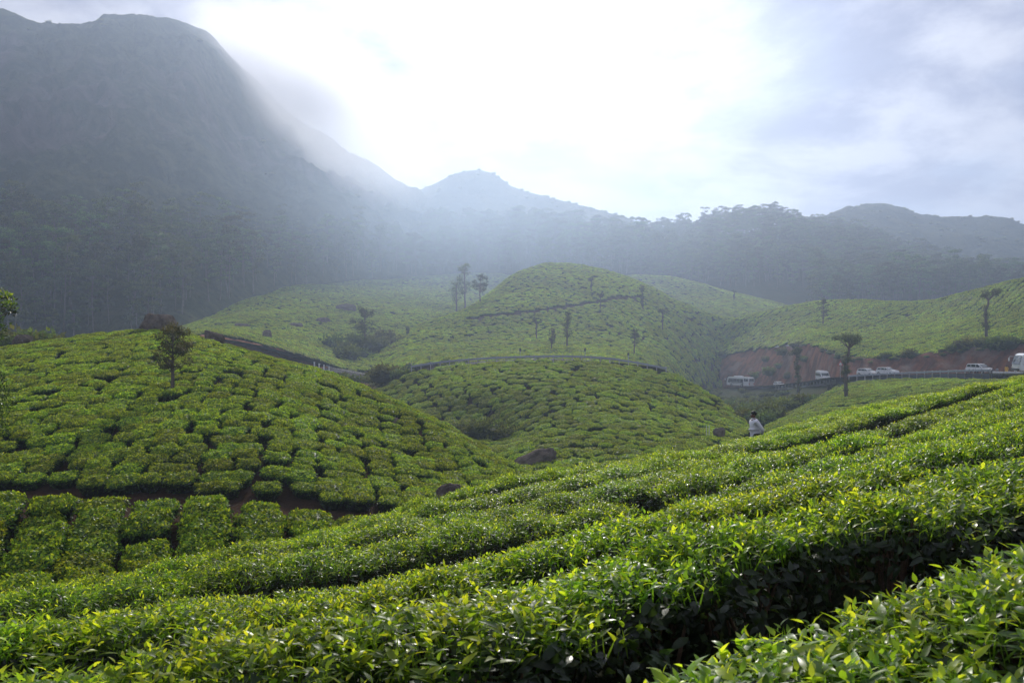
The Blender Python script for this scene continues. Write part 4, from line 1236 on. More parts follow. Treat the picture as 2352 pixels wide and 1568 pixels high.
def boulder(label, px, py, wpx, hpx, hill, seed, depth=0.8, sink=0.25, squash=1.0, Y=None, lean=0.0):
    """px,py = foot of the rock in the picture; size in the same picture units"""
    p = hit(px, py, hill) if Y is None else Vector(W(px, py, Y).tolist())
    if p is None: return
    w = wpx / F * p.y; h = hpx / F * p.y
    bm = bmesh.new(); bmesh.ops.create_icosphere(bm, subdivisions=5, radius=1.0)
    V = np.array([v.co[:] for v in bm.verts])
    V = np.sign(V) * np.abs(V) ** 0.72
    n = fbm(V[:, 0] * 1.3 + seed, V[:, 1] * 1.3 + V[:, 2] * 1.1, seed, 5, 0.5)
    n2 = np.abs(fbm(V[:, 0] * 2.6 + V[:, 2], V[:, 1] * 2.2 - V[:, 2] + seed, seed + 7, 5, 0.6))
    V *= (1 + 0.17 * n - 0.12 * n2)[:, None]
    V[:, 2] += lean * V[:, 0]
    V = V * np.array((w / 2, w / 2 * depth, h / 2 * (1 + sink))) * 0.98
    V[:, 2] += h / 2 * (1 - sink)
    for v, c in zip(bm.verts, V): v.co = c
    me = bpy.data.meshes.new("boulder"); bm.to_mesh(me); bm.free(); me.materials.append(M_rock)
    me.polygons.foreach_set('use_smooth', np.ones(len(me.polygons), bool))
    o = link("boulder", me); o.location = p
    tag(o, label, "boulder")
    return o


boulder("big squared boulder on the crest of the left hill behind the tree", 362, 776, 74, 54, None, 601, 0.8, 0.3, Y=71)
boulder("lumpy brown rock at the left hill's far skyline", 52, 796, 46, 28, None, 602, 0.8, 0.3, Y=69)
boulder("long dark rock at the crest just right of the squared boulder", 492, 782, 46, 20, None, 603, 0.7, 0.4, Y=69, lean=-0.35)
boulder("long sloping slab of bare rock in the gap below the middle hill", 1212, 1080, 116, 38, 'middle_hill', 604, 0.6, 0.8, lean=0.7)
boulder("small dark rock at the valley bottom before the long slab", 1196, 1104, 34, 24, None, 605, 0.8, 0.4, Y=50)
boulder("brown boulder by the end of the dirt path under the left hill", 1034, 1142, 62, 34, None, 606, 0.9, 0.6, Y=34)
boulder("flat dark rock among the tea on the left hill's right flank", 905, 978, 32, 18, 'left_hill', 607, 0.8, 0.5)
boulder("rounded grey boulder on the valley floor beside the walking man", 1652, 1001, 28, 20, None, 608, 0.8, 0.3, Y=80)
for q in ((558, 754, 36, 12, 609, "low rocks, leftmost in the shaded tea field"), (612, 780, 20, 22, 610, "upright dark rock in the shaded tea field"), (676, 752, 36, 10, 611, "flat rock in the middle of the shaded tea field"), (742, 742, 32, 14, 612, "blocky dark rock standing right in the shaded tea field"), (795, 714, 46, 16, 613, "large hazy rock highest in the shaded tea field")):
    boulder(q[5], q[0], q[1], q[2], q[3], 'shaded_slope', q[4], 0.8, 0.3)

# ------------------------------------------------------------------ road, rails and walls
def catmull(P, n):
    P = np.asarray(P, float); out = []
    Q = np.vstack([2 * P[0] - P[1], P, 2 * P[-1] - P[-2]])
    for i in range(1, len(Q) - 2):
        for t in np.linspace(0, 1, n, endpoint=False):
            a, b, c, d = Q[i - 1], Q[i], Q[i + 1], Q[i + 2]
            out.append(0.5 * (2 * b + (c - a) * t + (2 * a - 5 * b + 4 * c - d) * t * t + (3 * b - a - 3 * c + d) * t ** 3))
    out.append(Q[-2])
    return np.array(out)


RC = catmull([W(*q) for q in ROAD], 8)
tg = np.gradient(RC, axis=0); tg[:, 2] = 0; tg = unit(tg)
nrm2 = np.stack([-tg[:, 1], tg[:, 0], tg[:, 0] * 0], 1)


def ribbon(name, off0, off1, dz, mat, kind='structure'):
    a = RC + nrm2 * off0; b = RC + nrm2 * off1
    a[:, 2] += dz; b[:, 2] += dz
    n = len(RC); V = np.concatenate([a, b]); i = np.arange(n - 1)
    o = link(name, mesh_np(name, V, [np.stack([i, i + 1, i + n + 1, i + n], 1)], [mat])); tag(o, kind=kind)


M_line = plain("road_paint", (0.7, 0.7, 0.68), 0.7, var=0.15)
ribbon("road", -3.4, 3.4, 0.0, M_road)
ribbon("road_shoulder", -4.6, 4.6, -0.05, M_grass)
ribbon("road_marking", 2.95, 3.07, 0.006, M_line)
ribbon("road_marking", -3.07, -2.95, 0.006, M_line)

M_steel = plain("galvanised_steel", (0.36, 0.40, 0.44), 0.45, 0.6, var=0.15, scale=3)
M_conc = plain("weathered_concrete", (0.42, 0.41, 0.39), 0.85, var=0.25, scale=2.5)
M_post = plain("whitewashed_post", (0.70, 0.70, 0.67), 0.7, var=0.15, scale=4)


def stone_wall_mat():
    m, t, out = new_mat("rubble_masonry")
    g = t.new('ShaderNodeNewGeometry')
    v = t.new('ShaderNodeTexVoronoi', feature='DISTANCE_TO_EDGE'); v.inputs['Scale'].default_value = 2.6; t.l.new(g.outputs['Position'], v.inputs['Vector'])
    v2 = t.new('ShaderNodeTexVoronoi'); v2.inputs['Scale'].default_value = 2.6; t.l.new(g.outputs['Position'], v2.inputs['Vector'])
    col = t.mix(t.maprange(v.outputs['Distance'], 0.02, 0.09), (0.05, 0.042, 0.038, 1), t.ramp(v2.outputs['Color'], [(0.2, (0.09, 0.078, 0.07)), (0.8, (0.20, 0.175, 0.155))]))
    b = t.new('ShaderNodeBsdfPrincipled'); t.l.new(col, b.inputs['Base Color']); b.inputs['Roughness'].default_value = 0.9
    bp = t.new('ShaderNodeBump'); bp.inputs['Distance'].default_value = 0.08; t.l.new(t.maprange(v.outputs['Distance'], 0.0, 0.15), bp.inputs['Height']); t.l.new(bp.outputs[0], b.inputs['Normal'])
    t.l.new(b.outputs[0], out.inputs[0]); return m


M_wall = stone_wall_mat()


def along(P, step):
    P = np.asarray(P, float); s = np.r_[0, np.cumsum(np.linalg.norm(np.diff(P[:, :2], axis=0), axis=1))]
    q = np.arange(0, s[-1] + 1e-6, step)
    return np.stack([np.interp(q, s, P[:, k]) for k in range(3)], 1)


def guard_rail(label, P, step, h, group=None):
    """corrugated beam on posts; P = ground line"""
    P = along(P, step)
    root = empty("guard_rail", P[0]); tag(root, label, "guard rail", group)
    L = P - P[0]
    t = unit(np.gradient(L, axis=0) * np.array((1, 1, 0))); nn = np.stack([-t[:, 1], t[:, 0], t[:, 0] * 0], 1)
    prof = [(0.00, 0.16), (0.05, 0.12), (0.05, 0.07), (0.0, 0.03), (0.0, -0.03), (0.05, -0.07), (0.05, -0.12), (0.0, -0.16)]
    V = []
    for i in range(len(L)):
        for a, b in prof: V.append(L[i] - nn[i] * (a + 0.08) * (1 if nn[i][1] > 0 else -1) + np.array((0, 0, h - 0.18 + b)))
    k = len(prof)
    Fc = [(i * k + j, i * k + j + 1, (i + 1) * k + j + 1, (i + 1) * k + j) for i in range(len(L) - 1) for j in range(k - 1)]
    link("beam", mesh_np("rail_beam", np.array(V), [np.array(Fc)], [M_steel]), root)
    pm = MB().box((0, 0, h / 2 - 0.25), (0.13, 0.15, h + 0.55)).box((0, 0, h + 0.04), (0.16, 0.18, 0.05)).data("rail_post", M_conc)
    for i in range(len(L)):
        o = link("post", pm, root, L[i].tolist()); o.rotation_euler = (0, 0, math.atan2(t[i][1], t[i][0]))
    return root


right_rail = [W(1950, 873, 158), W(2000, 870, 155), (W(2050, 868, 151)), W(2150, 864, 143), W(2225, 862, 137.5), W(2278, 861, 133.5)]
guard_rail("grey steel guard rail along the road below the red earth bank", right_rail, 1.55, 1.0)
rail_pts = []
for px in np.arange(945, 1560, 25):
    Yc = np.interp(px, [q[0] for q in dome_crest], [q[2] for q in dome_crest]); pyc = np.interp(px, [q[0] for q in dome_crest], [q[1] for q in dome_crest])
    w = W(px, pyc, Yc + 1.6); q, n = drop('middle_hill', w[0], w[1])
    rail_pts.append((w[0], w[1], (q.z if q is not None else w[2]) + 0.25))
rail_pts = np.array(rail_pts); rail_pts[:, 2] = smooth1(rail_pts[:, 2], 2)
guard_rail("long grey guard rail curving over the top of the middle tea hill", rail_pts, 1.5, 1.05)

# retaining wall with whitewashed posts
wl = np.array([W(q[0], q[1], q[2]) for q in ((1770, 893, 221), (1800, 890, 211), (1850, 885, 196), (1885, 881, 184), (1905, 878, 176))]); wl[:, 1] -= 4.6
wp = along(wl, 2.4)
root = empty("retaining_wall", wp[0]); tag(root, "rubble stone retaining wall holding up the road bend", "wall")
m = MB()
for a, b in zip(wp[:-1], wp[1:]):
    a = a - wp[0]; b = b - wp[0]; d = unit((b - a) * np.array((1, 1, 0))); n_ = np.array((d[1], -d[0], 0)) * (1 if -d[0] < 0 else -1)
    q = [a, b, b + (0, 0, -4.5) + n_ * 0.9, a + (0, 0, -4.5) + n_ * 0.9]
    m.add(np.array(q + [p_ - n_ * 0.8 for p_ in q]), [(0, 1, 2, 3), (7, 6, 5, 4), (0, 4, 5, 1)])
m.build("masonry", M_wall, root)
c = MB()
for a, b in zip(wp[:-1], wp[1:]):
    mid = (a + b) / 2 - wp[0]; L_ = np.linalg.norm(b - a)
    c.box(mid + (0, 0.3, 0.14), (L_, 0.45, 0.3), math.atan2(b[1] - a[1], b[0] - a[0]))
c.build("coping", M_conc, root)
pm = MB().box((0, 0, 0.5), (0.3, 0.3, 1.05), 0, 0.85).data("wall_post", M_post)
for q in wp: link("post", pm, root, (q - wp[0] + (0, 0.3, 0)).tolist())

# low parapet by the people on the right
pr = along([W(2280, 863, 133), W(2330, 864, 129), W(2420, 866, 122)], 2.2)
root = empty("parapet_wall", pr[0]); tag(root, "low whitewashed parapet on rough stones at the right end of the rail", "wall")
a0 = MB(); a1 = MB()
for a, b in zip(pr[:-1], pr[1:]):
    mid = (a + b) / 2 - pr[0]; L_ = np.linalg.norm(b - a); ang = math.atan2(b[1] - a[1], b[0] - a[0])
    a0.box(mid + (0, 0, 0.45), (L_ - 0.12, 0.22, 0.62), ang); a1.box(mid + (0, 0, -0.75), (L_, 0.5, 1.75), ang)
a0.build("parapet_panel", M_post, root, bevel=0.02); a1.build("stone_base", M_wall, root)

# white kerb posts far left, marker posts on the hilltop
pm = MB().box((0, 0, 0.45), (0.22, 0.22, 0.9), 0, 0.85).box((0, 0, 0.95), (0.26, 0.26, 0.1)).data("kerb_post", M_post)
for px, py, nm in ((722, 844, "first"), (733, 847, "second"), (744, 850, "third"), (756, 854, "fourth")):
    o = link("kerb_post", pm, None, W(px, py, 160).tolist()); o.scale = (1.1, 1.1, 1.1)
    tag(o, "white kerb post, %s from the left, beside the road beyond the left hill" % nm, "post", "white kerb posts")
for px, nm in ((1197, "leftmost"), (1353, "middle"), (1441, "rightmost")):
    i = int(np.argmin([abs(px - px_of(q)[0]) for q in rail_pts])); q = rail_pts[i]
    e = empty("marker_post", (q[0], q[1] + 0.8, q[2])); tag(e, "thin dark marker post, %s of three behind the hilltop guard rail" % nm, "post", "marker posts")
    MB().tube([(0, 0, -0.3), (0, 0, 2.2)], 0.05, 6).build("pole", M_steel, e); MB().box((0, 0, 2.0), (0.3, 0.08, 0.5)).build("plate", plain("dark_plate", (0.05, 0.06, 0.05)), e)
e = empty("marker_post", W(1659 / 1.0204, 1000, 79).tolist()); tag(e, "pale twin stakes beside the grey boulder on the valley floor", "stakes")
for dx in (-0.12, 0.12): MB().tube([(dx, 0, -0.2), (dx * 1.1, 0, 1.0)], 0.035, 6).build("stake", M_post, e)

# warning sign beside the road
sg = W(1930, 862, 160)
root = empty("road_sign", sg.tolist()); tag(root, "small white triangular road sign with red border by the bent tree", "sign")
MB().tube([(0, 0, -0.5), (0, 0, 2.4)], 0.05, 6).build("pole", M_steel, root)
MB().prism([(-0.55, 2.0), (0.55, 2.0), (0.0, 2.95)], -0.06, -0.02).build("border", plain("sign_red", (0.55, 0.04, 0.03)), root)
MB().prism([(-0.36, 2.1), (0.36, 2.1), (0.0, 2.72)], -0.075, -0.062).build("face", M_post, root)

# ------------------------------------------------------------------ vehicles
M_white = plain("white_paint", (0.90, 0.90, 0.89), 0.22, var=0.03, scale=1, spec=0.6)
M_glass = plain("dark_glass", (0.022, 0.028, 0.032), 0.08, var=0.2, scale=1, spec=0.8)
M_tyre = plain("tyre", (0.02, 0.02, 0.02), 0.8)
M_rim = plain("wheel_rim", (0.45, 0.45, 0.46), 0.35, 0.7)
M_trim = plain("dark_trim", (0.06, 0.065, 0.065), 0.5)
M_grey = plain("grey_stripe", (0.16, 0.19, 0.18), 0.4)
M_red = plain("tail_light", (0.45, 0.02, 0.015), 0.3)
M_amber = plain("lamp_lens", (0.75, 0.72, 0.62), 0.2)


def wheel_mesh(r, w):
    n = 18
    t = MB(); prof = [(r * 0.58, -w / 2), (r * 0.93, -w / 2), (r, -w * 0.32), (r, w * 0.32), (r * 0.93, w / 2), (r * 0.58, w / 2)]
    V = [(p * math.cos(2 * math.pi * k / n), y, p * math.sin(2 * math.pi * k / n)) for k in range(n) for p, y in prof]; m_ = len(prof)
    t.add(V, [(k * m_ + j, k * m_ + (j + 1) % m_, ((k + 1) % n) * m_ + (j + 1) % m_, ((k + 1) % n) * m_ + j) for k in range(n) for j in range(m_)])
    d = MB(); V = [(r * 0.6 * math.cos(2 * math.pi * k / n), y, r * 0.6 * math.sin(2 * math.pi * k / n)) for y in (-w * 0.4, w * 0.4) for k in range(n)]
    d.add(V, [tuple(range(n)), tuple(range(n, 2 * n))[::-1]] + [(k, (k + 1) % n, n + (k + 1) % n, n + k) for k in range(n)])
    return t.data("tyre", M_tyre), d.data("rim", M_rim)


def wheels(root, xs, half, r, w):
    ty, ri = wheel_mesh(r, w)
    for x in xs:
        for s in (-1, 1):
            o = link("wheel", ty, root, (x, s * half, r)); link("rim", ri, o)


def slab(root, name, prof, y, th, mat, s):
    """thin panel in the side plane: profile [(x,z)] at y, both sides when s has two signs"""
    for sg_ in s:
        MB().prism(prof, sg_ * y, sg_ * (y + th)).build(name, mat, root)


def coach(label, loc, rz, L=9.6, Hh=3.1, group=None):
    """front towards +x"""
    e = empty("coach", loc, rz); tag(e, label, "bus", group)
    h = L / 2; w = 1.22
    MB().prism([(-h, 0.45), (h - 0.25, 0.38), (h, 0.7), (h - 0.08, 1.35), (h - 0.5, Hh - 0.35), (h - 0.95, Hh - 0.05), (-h + 0.35, Hh), (-h, Hh - 0.3)], -w, w).build("body", M_white, e, bevel=0.09, smooth=False)
    MB().box((0.6, 0, Hh + 0.12), (3.0, 1.6, 0.28), 0, 0.86).build("roof_unit", M_white, e, bevel=0.05)
    x0, x1 = -h + 2.3, h - 0.75
    n = 5
    for i in range(n):
        a = x0 + (x1 - x0) * i / n + 0.05; b = x0 + (x1 - x0) * (i + 1) / n - 0.03
        t1 = 0.35 if i == n - 1 else 0
        slab(e, "side_window", [(a, 1.45), (b + (0.15 if i == n - 1 else 0), 1.35 if i == n - 1 else 1.45), (b - t1, 2.5), (a, 2.5)], w, 0.012, M_glass, (-1, 1))
    slab(e, "side_window", [(-h + 0.25, 1.85), (-h + 2.0, 1.85), (-h + 2.0, 2.62), (-h + 0.25, 2.62)], w, 0.012, M_glass, (-1, 1))
    slab(e, "stripe", [(-h + 2.2, 1.12), (h - 1.6, 1.12), (h - 0.9, 1.28), (h - 0.9, 1.36), (-h + 2.2, 1.27)], w, 0.014, M_grey, (-1, 1))
    slab(e, "luggage_door", [(-h + 2.25, 0.55), (-h + 2.6, 0.55), (-h + 2.6, 1.4), (-h + 2.25, 1.4)], w, 0.013, M_trim, (-1, 1))
    MB().prism([(h - 0.02, 1.4), (h + 0.03, 1.4), (h - 0.42, Hh - 0.4), (h - 0.5, Hh - 0.45)], -w * 0.92, w * 0.92).build("windscreen", M_glass, e)
    MB().box((-h - 0.01, 0, 2.25), (0.04, 1.9, 0.8)).build("rear_window", M_glass, e)
    MB().box((h + 0.02, 0, 0.6), (0.14, 2.3, 0.32)).build("bumper", M_trim, e, bevel=0.03)
    for s in (-1, 1):
        MB().box((h - 0.02, s * 0.9, 0.95), (0.12, 0.4, 0.2)).build("headlight", M_amber, e, bevel=0.02)
        MB().box((-h - 0.01, s * 0.98, 1.1), (0.06, 0.22, 0.5)).build("tail_light", M_red, e)
        m_ = MB(); m_.tube([(h - 0.35, s * w, 2.6), (h + 0.1, s * (w + 0.22), 2.65), (h + 0.25, s * (w + 0.25), 2.4)], 0.03, 5); m_.box((h + 0.25, s * (w + 0.25), 2.15), (0.12, 0.24, 0.5)); m_.build("mirror", M_white, e)
    wheels(e, (-h + 2.9, h - 2.2), w - 0.12, 0.48, 0.3)
    return e


def van(label, loc, rz):
    e = empty("van", loc, rz); tag(e, label, "van")
    w = 0.97
    MB().prism([(-2.6, 0.4), (2.75, 0.4), (2.85, 0.75), (2.75, 1.15), (1.95, 1.35), (1.35, 2.05), (0.9, 2.5), (-2.45, 2.55), (-2.62, 2.2)], -w, w).build("body", M_white, e, bevel=0.07)
    MB().box((-0.8, 0, 2.58), (3.0, 1.5, 0.1), 0, 0.9).build("roof_cap", M_white, e, bevel=0.03)
    for a, b in ((-2.35, -1.75), (-1.65, -0.95), (-0.85, -0.15), (-0.05, 0.55)):
        slab(e, "side_window", [(a, 1.35), (b, 1.35), (b, 1.98), (a, 1.98)], w, 0.012, M_glass, (-1, 1))
    slab(e, "side_window", [(0.7, 1.35), (1.7, 1.35), (1.2, 1.98), (0.7, 1.98)], w, 0.012, M_glass, (-1, 1))
    MB().prism([(1.98, 1.37), (1.9, 1.33), (1.28, 2.08), (1.37, 2.1)], -0.85, 0.85).build("windscreen", M_glass, e)
    MB().box((2.83, 0, 0.6), (0.16, 1.9, 0.3)).build("bumper", M_trim, e, bevel=0.03)
    for s in (-1, 1):
        MB().box((2.78, s * 0.72, 0.95), (0.12, 0.36, 0.22)).build("headlight", M_amber, e, bevel=0.02)
        MB().box((-2.63, s * 0.85, 1.1), (0.05, 0.18, 0.5)).build("tail_light", M_red, e)
        MB().box((1.65, s * (w + 0.16), 1.45), (0.1, 0.22, 0.28)).build("mirror", M_trim, e, bevel=0.02)
    wheels(e, (-1.6, 1.75), w - 0.1, 0.35, 0.22)
    return e


def car(label, loc, rz, kind='mpv', group=None):
    e = empty("parked_car", loc, rz); tag(e, label, "car", group)
    w = 0.88; top = 1.68 if kind == 'mpv' else 1.55
    if kind == 'mpv':
        low = [(-2.2, 0.32), (2.2, 0.32), (2.32, 0.6), (2.22, 0.86), (1.35, 1.02), (-2.2, 1.02), (-2.3, 0.7)]
        cab = [(-2.2, 1.0), (1.45, 1.0), (0.55, top - 0.08), (0.1, top), (-1.6, top), (-2.05, top - 0.12)]
        wins = [[(-2.0, 1.08), (-1.15, 1.08), (-1.15, 1.52), (-1.85, 1.5)], [(-1.05, 1.08), (-0.1, 1.08), (-0.1, 1.55), (-1.05, 1.55)], [(0.0, 1.08), (1.1, 1.08), (0.4, 1.55), (0.0, 1.56)]]
    else:
        low = [(-2.05, 0.35), (2.05, 0.35), (2.15, 0.65), (2.0, 0.95), (1.05, 1.08), (-2.05, 1.05), (-2.12, 0.7)]
        cab = [(-2.0, 1.02), (1.1, 1.04), (0.35, top - 0.06), (0.0, top), (-1.5, top), (-1.85, top - 0.1)]
        wins = [[(-1.75, 1.1), (-0.95, 1.1), (-0.95, 1.42), (-1.6, 1.4)], [(-0.85, 1.1), (-0.1, 1.1), (-0.1, 1.44), (-0.85, 1.44)], [(0.0, 1.1), (0.8, 1.1), (0.25, 1.44), (0.0, 1.44)]]
    MB().prism(low, -w, w).build("body", M_white, e, bevel=0.06)
    MB().prism(cab, -w * 0.86, w * 0.86).build("cabin", M_white, e, bevel=0.06)
    for q in wins: slab(e, "side_window", q, w * 0.865, 0.012, M_glass, (-1, 1))
    (xa, za), (xb, zb) = cab[1], cab[2]
    MB().prism([(xa - 0.06, za + 0.06), (xa + 0.01, za + 0.07), (xb + 0.03, zb), (xb - 0.05, zb)], -w * 0.76, w * 0.76).build("windscreen", M_glass, e)
    MB().box((cab[0][0] + 0.02, 0, 1.28), (0.05, 1.2, 0.4)).build("rear_window", M_glass, e)
    MB().box((low[2][0] - 0.02, 0, 0.48), (0.1, 1.5, 0.18)).build("bumper", M_trim, e, bevel=0.02)
    for s in (-1, 1):
        MB().box((low[3][0] - 0.12, s * 0.66, 0.78), (0.3, 0.32, 0.14)).build("headlight", M_amber, e, bevel=0.02)
        MB().box((low[-1][0] + 0.02, s * 0.72, 0.9), (0.08, 0.2, 0.24)).build("tail_light", M_red, e)
        MB().box((cab[1][0] - 0.55, s * (w + 0.06), 1.1), (0.12, 0.2, 0.14)).build("mirror", M_white, e, bevel=0.02)
        MB().prism([(-0.02, 0.55), (0.0, 0.55), (0.0, 1.0), (-0.02, 1.0)], s * w, s * (w + 0.006)).build("door_seam", M_trim, e)
    wheels(e, (-1.35, 1.4), w - 0.08, 0.33, 0.2)
    return e


def on_road(px, back=0.0):
    i = int(np.argmin([abs(px_of(q)[0] - px) if j < 88 else 1e9 for j, q in enumerate(RC)]))
    a = math.atan2(tg[i][1], tg[i][0])
    return RC[i] + nrm2[i] * back, a


p_, a_ = on_road(1700)
coach("white coach driving down the road below the red earth bank", (p_ + (0, 0, 0.01)).tolist(), a_ + R(14))
p_, a_ = on_road(1885); van("white high-roofed minibus on the road bend above the stone wall", (p_ + (0, 0, 0.01)).tolist(), a_ + math.pi + R(0))
p_, a_ = on_road(1990); car("white parked car, left of the two behind the bent tree", p_.tolist(), a_ + math.pi + R(6), 'suv', "white cars behind the bent tree")
p_, a_ = on_road(2038); car("white parked car, right of the two behind the bent tree", p_.tolist(), a_ + math.pi, 'suv', "white cars behind the bent tree")
p_, a_ = on_road(2252); car("large white people carrier parked behind the guard rail near the pedestrians", p_.tolist(), a_ + math.pi, 'mpv')
p_, a_ = on_road(1787); car("mostly hidden white car beyond the wall right of the coach", (p_ + (0, 0, -0.5)).tolist(), a_ + math.pi, 'suv')
q_ = W(2337, 857, 126); coach("white coach cut off by the picture's right edge", (q_[0] + 4.75, q_[1], q_[2]), R(174), 9.6, 3.2)

# ------------------------------------------------------------------ people
M_skin = plain("brown_skin", (0.16, 0.075, 0.045), 0.55, var=0.1, scale=8)
M_hair = plain("black_hair", (0.012, 0.010, 0.010), 0.5, var=0.3, scale=60)
M_eye = plain("eye_white", (0.6, 0.58, 0.55), 0.3)


def skinned(name, verts, edges, mat, parent=None, sub=2, root=0, extra=None):
    """grow a smooth body surface round a skeleton: verts [(x,y,z,rx,ry)]"""
    me = bpy.data.meshes.new(name)
    me.from_pydata([v[:3] for v in verts], edges, [])
    o = bpy.data.objects.new(name, me); COL.objects.link(o)
    o.modifiers.new("skin", 'SKIN'); s = o.modifiers.new("sub", 'SUBSURF'); s.levels = sub; s.render_levels = sub
    if not me.skin_vertices:
        me.attributes  # layer is made by the modifier
        bpy.context.view_layer.objects.active = o
        bpy.ops.object.mode_set(mode='EDIT'); bpy.ops.object.mode_set(mode='OBJECT')
    lay = me.skin_vertices[0].data
    for i, v in enumerate(verts):
        lay[i].radius = (v[3], v[4] if len(v) > 4 else v[3]); lay[i].use_root = (i == root)
    dg = bpy.context.evaluated_depsgraph_get(); dg.update()
    nm = bpy.data.meshes.new_from_object(o.evaluated_get(dg))
    bpy.data.objects.remove(o)
    nm.name = name; nm.materials.clear(); nm.materials.append(mat)
    nm.polygons.foreach_set('use_smooth', np.ones(len(nm.polygons), bool))
    if extra is not None:
        bm = bmesh.new(); bm.from_mesh(nm); bm.from_mesh(extra); bm.to_mesh(nm); bm.free()
    return link(name, nm, parent)


def blob(c, r, n=10):
    b = MB(); V = []; m_ = n // 2 + 1
    for i in range(m_):
        ph = math.pi * i / (m_ - 1)
        for j in range(n):
            a = 2 * math.pi * j / n
            V.append((c[0] + r[0] * math.sin(ph) * math.cos(a), c[1] + r[1] * math.sin(ph) * math.sin(a), c[2] + r[2] * math.cos(ph)))
    b.add(V, [(i * n + j, i * n + (j + 1) % n, (i + 1) * n + (j + 1) % n, (i + 1) * n + j) for i in range(m_ - 1) for j in range(n)])
    return b


def person(label, loc, rz, shirt, legs, ht=1.70, pose='walk', skirt=False, hairlong=False):
    """faces +x; one body surface, clothes and hair over it"""
    e = empty("person", loc, rz, (ht / 1.70,) * 3); tag(e, label, "person")
    st = 0.16 if pose == 'walk' else 0.03
    hip = [(0, 0.09, 0.90), (0, -0.09, 0.90)]
    knee = [(st * 0.8 + 0.03, 0.095, 0.49), (-st * 0.5 + 0.03, -0.095, 0.49)]
    ank = [(st, 0.10, 0.08), (-st - 0.05, -0.10, 0.10)]
    toe = [(st + 0.19, 0.11, 0.03), (-st + 0.12, -0.11, 0.03)]
    fw = 0.04 if pose == 'walk' else 0.02
    sh = [(fw, 0.19, 1.40), (fw, -0.19, 1.40)]
    if pose == 'walk':   # hands clasped behind the back
        elb = [(-0.13, 0.25, 1.13), (-0.13, -0.25, 1.13)]; wri = [(-0.20, 0.07, 0.93), (-0.20, -0.07, 0.95)]
    elif pose == 'phone':
        elb = [(0.08, 0.24, 1.13), (0.06, -0.23, 1.13)]; wri = [(0.27, 0.12, 1.30), (0.20, -0.17, 0.95)]
    else:
        elb = [(-0.03, 0.25, 1.13), (-0.03, -0.25, 1.13)]; wri = [(0.06, 0.25, 0.90), (0.06, -0.25, 0.90)]
    V = [(0, 0, 0.95, 0.13, 0.15), (0.01, 0, 1.10, 0.115, 0.14), (0.02, 0, 1.28, 0.13, 0.165), (fw, 0, 1.41, 0.09, 0.12), (fw + 0.01, 0, 1.49, 0.052, 0.052), (fw + 0.035, 0, 1.58, 0.082, 0.072), (fw + 0.03, 0, 1.645, 0.078, 0.068)]
    E = [(0, 1), (1, 2), (2, 3), (3, 4), (4, 5), (5, 6)]
    for s in (0, 1):
        n = len(V)
        V += [(*hip[s], 0.085, 0.085), (*knee[s], 0.055, 0.055), (*ank[s], 0.038, 0.038), (*toe[s], 0.032, 0.032)]
        E += [(0, n), (n, n + 1), (n + 1, n + 2), (n + 2, n + 3)]
        n = len(V)
        V += [(*sh[s], 0.055, 0.055), (*elb[s], 0.040, 0.040), (*wri[s], 0.027, 0.027)]
        E += [(3, n), (n, n + 1), (n + 1, n + 2)]
        w_ = np.array(wri[s]); d = unit(w_ - np.array(elb[s])); side = np.array((0, -1 if s == 0 else 1, 0.0)); side = unit(side - d * (side @ d)); out = np.cross(d, side)
        pal = w_ + d * 0.055
        V.append((*pal, 0.030, 0.018)); E.append((n + 2, len(V) - 1)); pk = len(V) - 1
        for f in range(4):
            a = pal + d * 0.035 + out * (0.028 - 0.018 * f); ln = (0.032, 0.037, 0.035, 0.026)[f]
            b = a + d * ln + side * 0.008; c = b + d * ln * 0.6 + side * 0.02
            m_ = len(V); V += [(*a, 0.010, 0.010), (*b, 0.009, 0.009), (*c, 0.008, 0.008)]; E += [(pk, m_), (m_, m_ + 1), (m_ + 1, m_ + 2)]
        a = w_ + d * 0.03 + out * 0.03; b = a + d * 0.03 + out * 0.018 + side * 0.01
        m_ = len(V); V += [(*a, 0.011, 0.011), (*b, 0.009, 0.009)]; E += [(pk, m_), (m_, m_ + 1)]
    hx = fw + 0.03
    face = MB()
    face.add(*(lambda b: (b.v[0], b.f))(blob((hx + 0.088, 0, 1.590), (0.022, 0.014, 0.022), 8)))       # nose
    face.add(*(lambda b: (b.v[0], b.f))(blob((hx + 0.066, 0, 1.535), (0.028, 0.034, 0.024), 8)))       # chin
    face.add(*(lambda b: (b.v[0], b.f))(blob((hx + 0.080, 0, 1.560), (0.012, 0.026, 0.008), 8)))       # lips
    for s in (-1, 1): face.add(*(lambda b: (b.v[0], b.f))(blob((hx - 0.002, s * 0.074, 1.592), (0.022, 0.010, 0.032), 8)))
    skinned("body", V, E, M_skin, e, 2, 0, face.data("face", M_skin, True))
    for s in (-1, 1): blob((hx + 0.074, s * 0.030, 1.612), (0.010, 0.012, 0.008), 8).build("eye", M_eye, e, True)
    hb_ = MB(); q = blob((hx - 0.018, 0, 1.648), (0.100, 0.088, 0.088), 14); v = q.v[0]; v[:, 2] = np.where((v[:, 0] > hx + 0.045) & (v[:, 2] < 1.655), 1.655, np.maximum(v[:, 2], 1.565)); hb_.add(v, q.f)
    if hairlong: hb_.add(*(lambda b: (b.v[0], b.f))(blob((hx - 0.09, 0, 1.50), (0.045, 0.07, 0.17), 10)))
    hb_.build("hair", M_hair, e, True)
    # shirt over trunk and arms
    k = 1.0
    SV = [(0, 0, 0.86, 0.165, 0.185), (0.0, 0, 0.98, 0.150, 0.175), (0.012, 0, 1.12, 0.140, 0.165), (0.02, 0, 1.28, 0.150, 0.185), (fw, 0, 1.41, 0.105, 0.145), (fw + 0.008, 0, 1.475, 0.066, 0.066)]
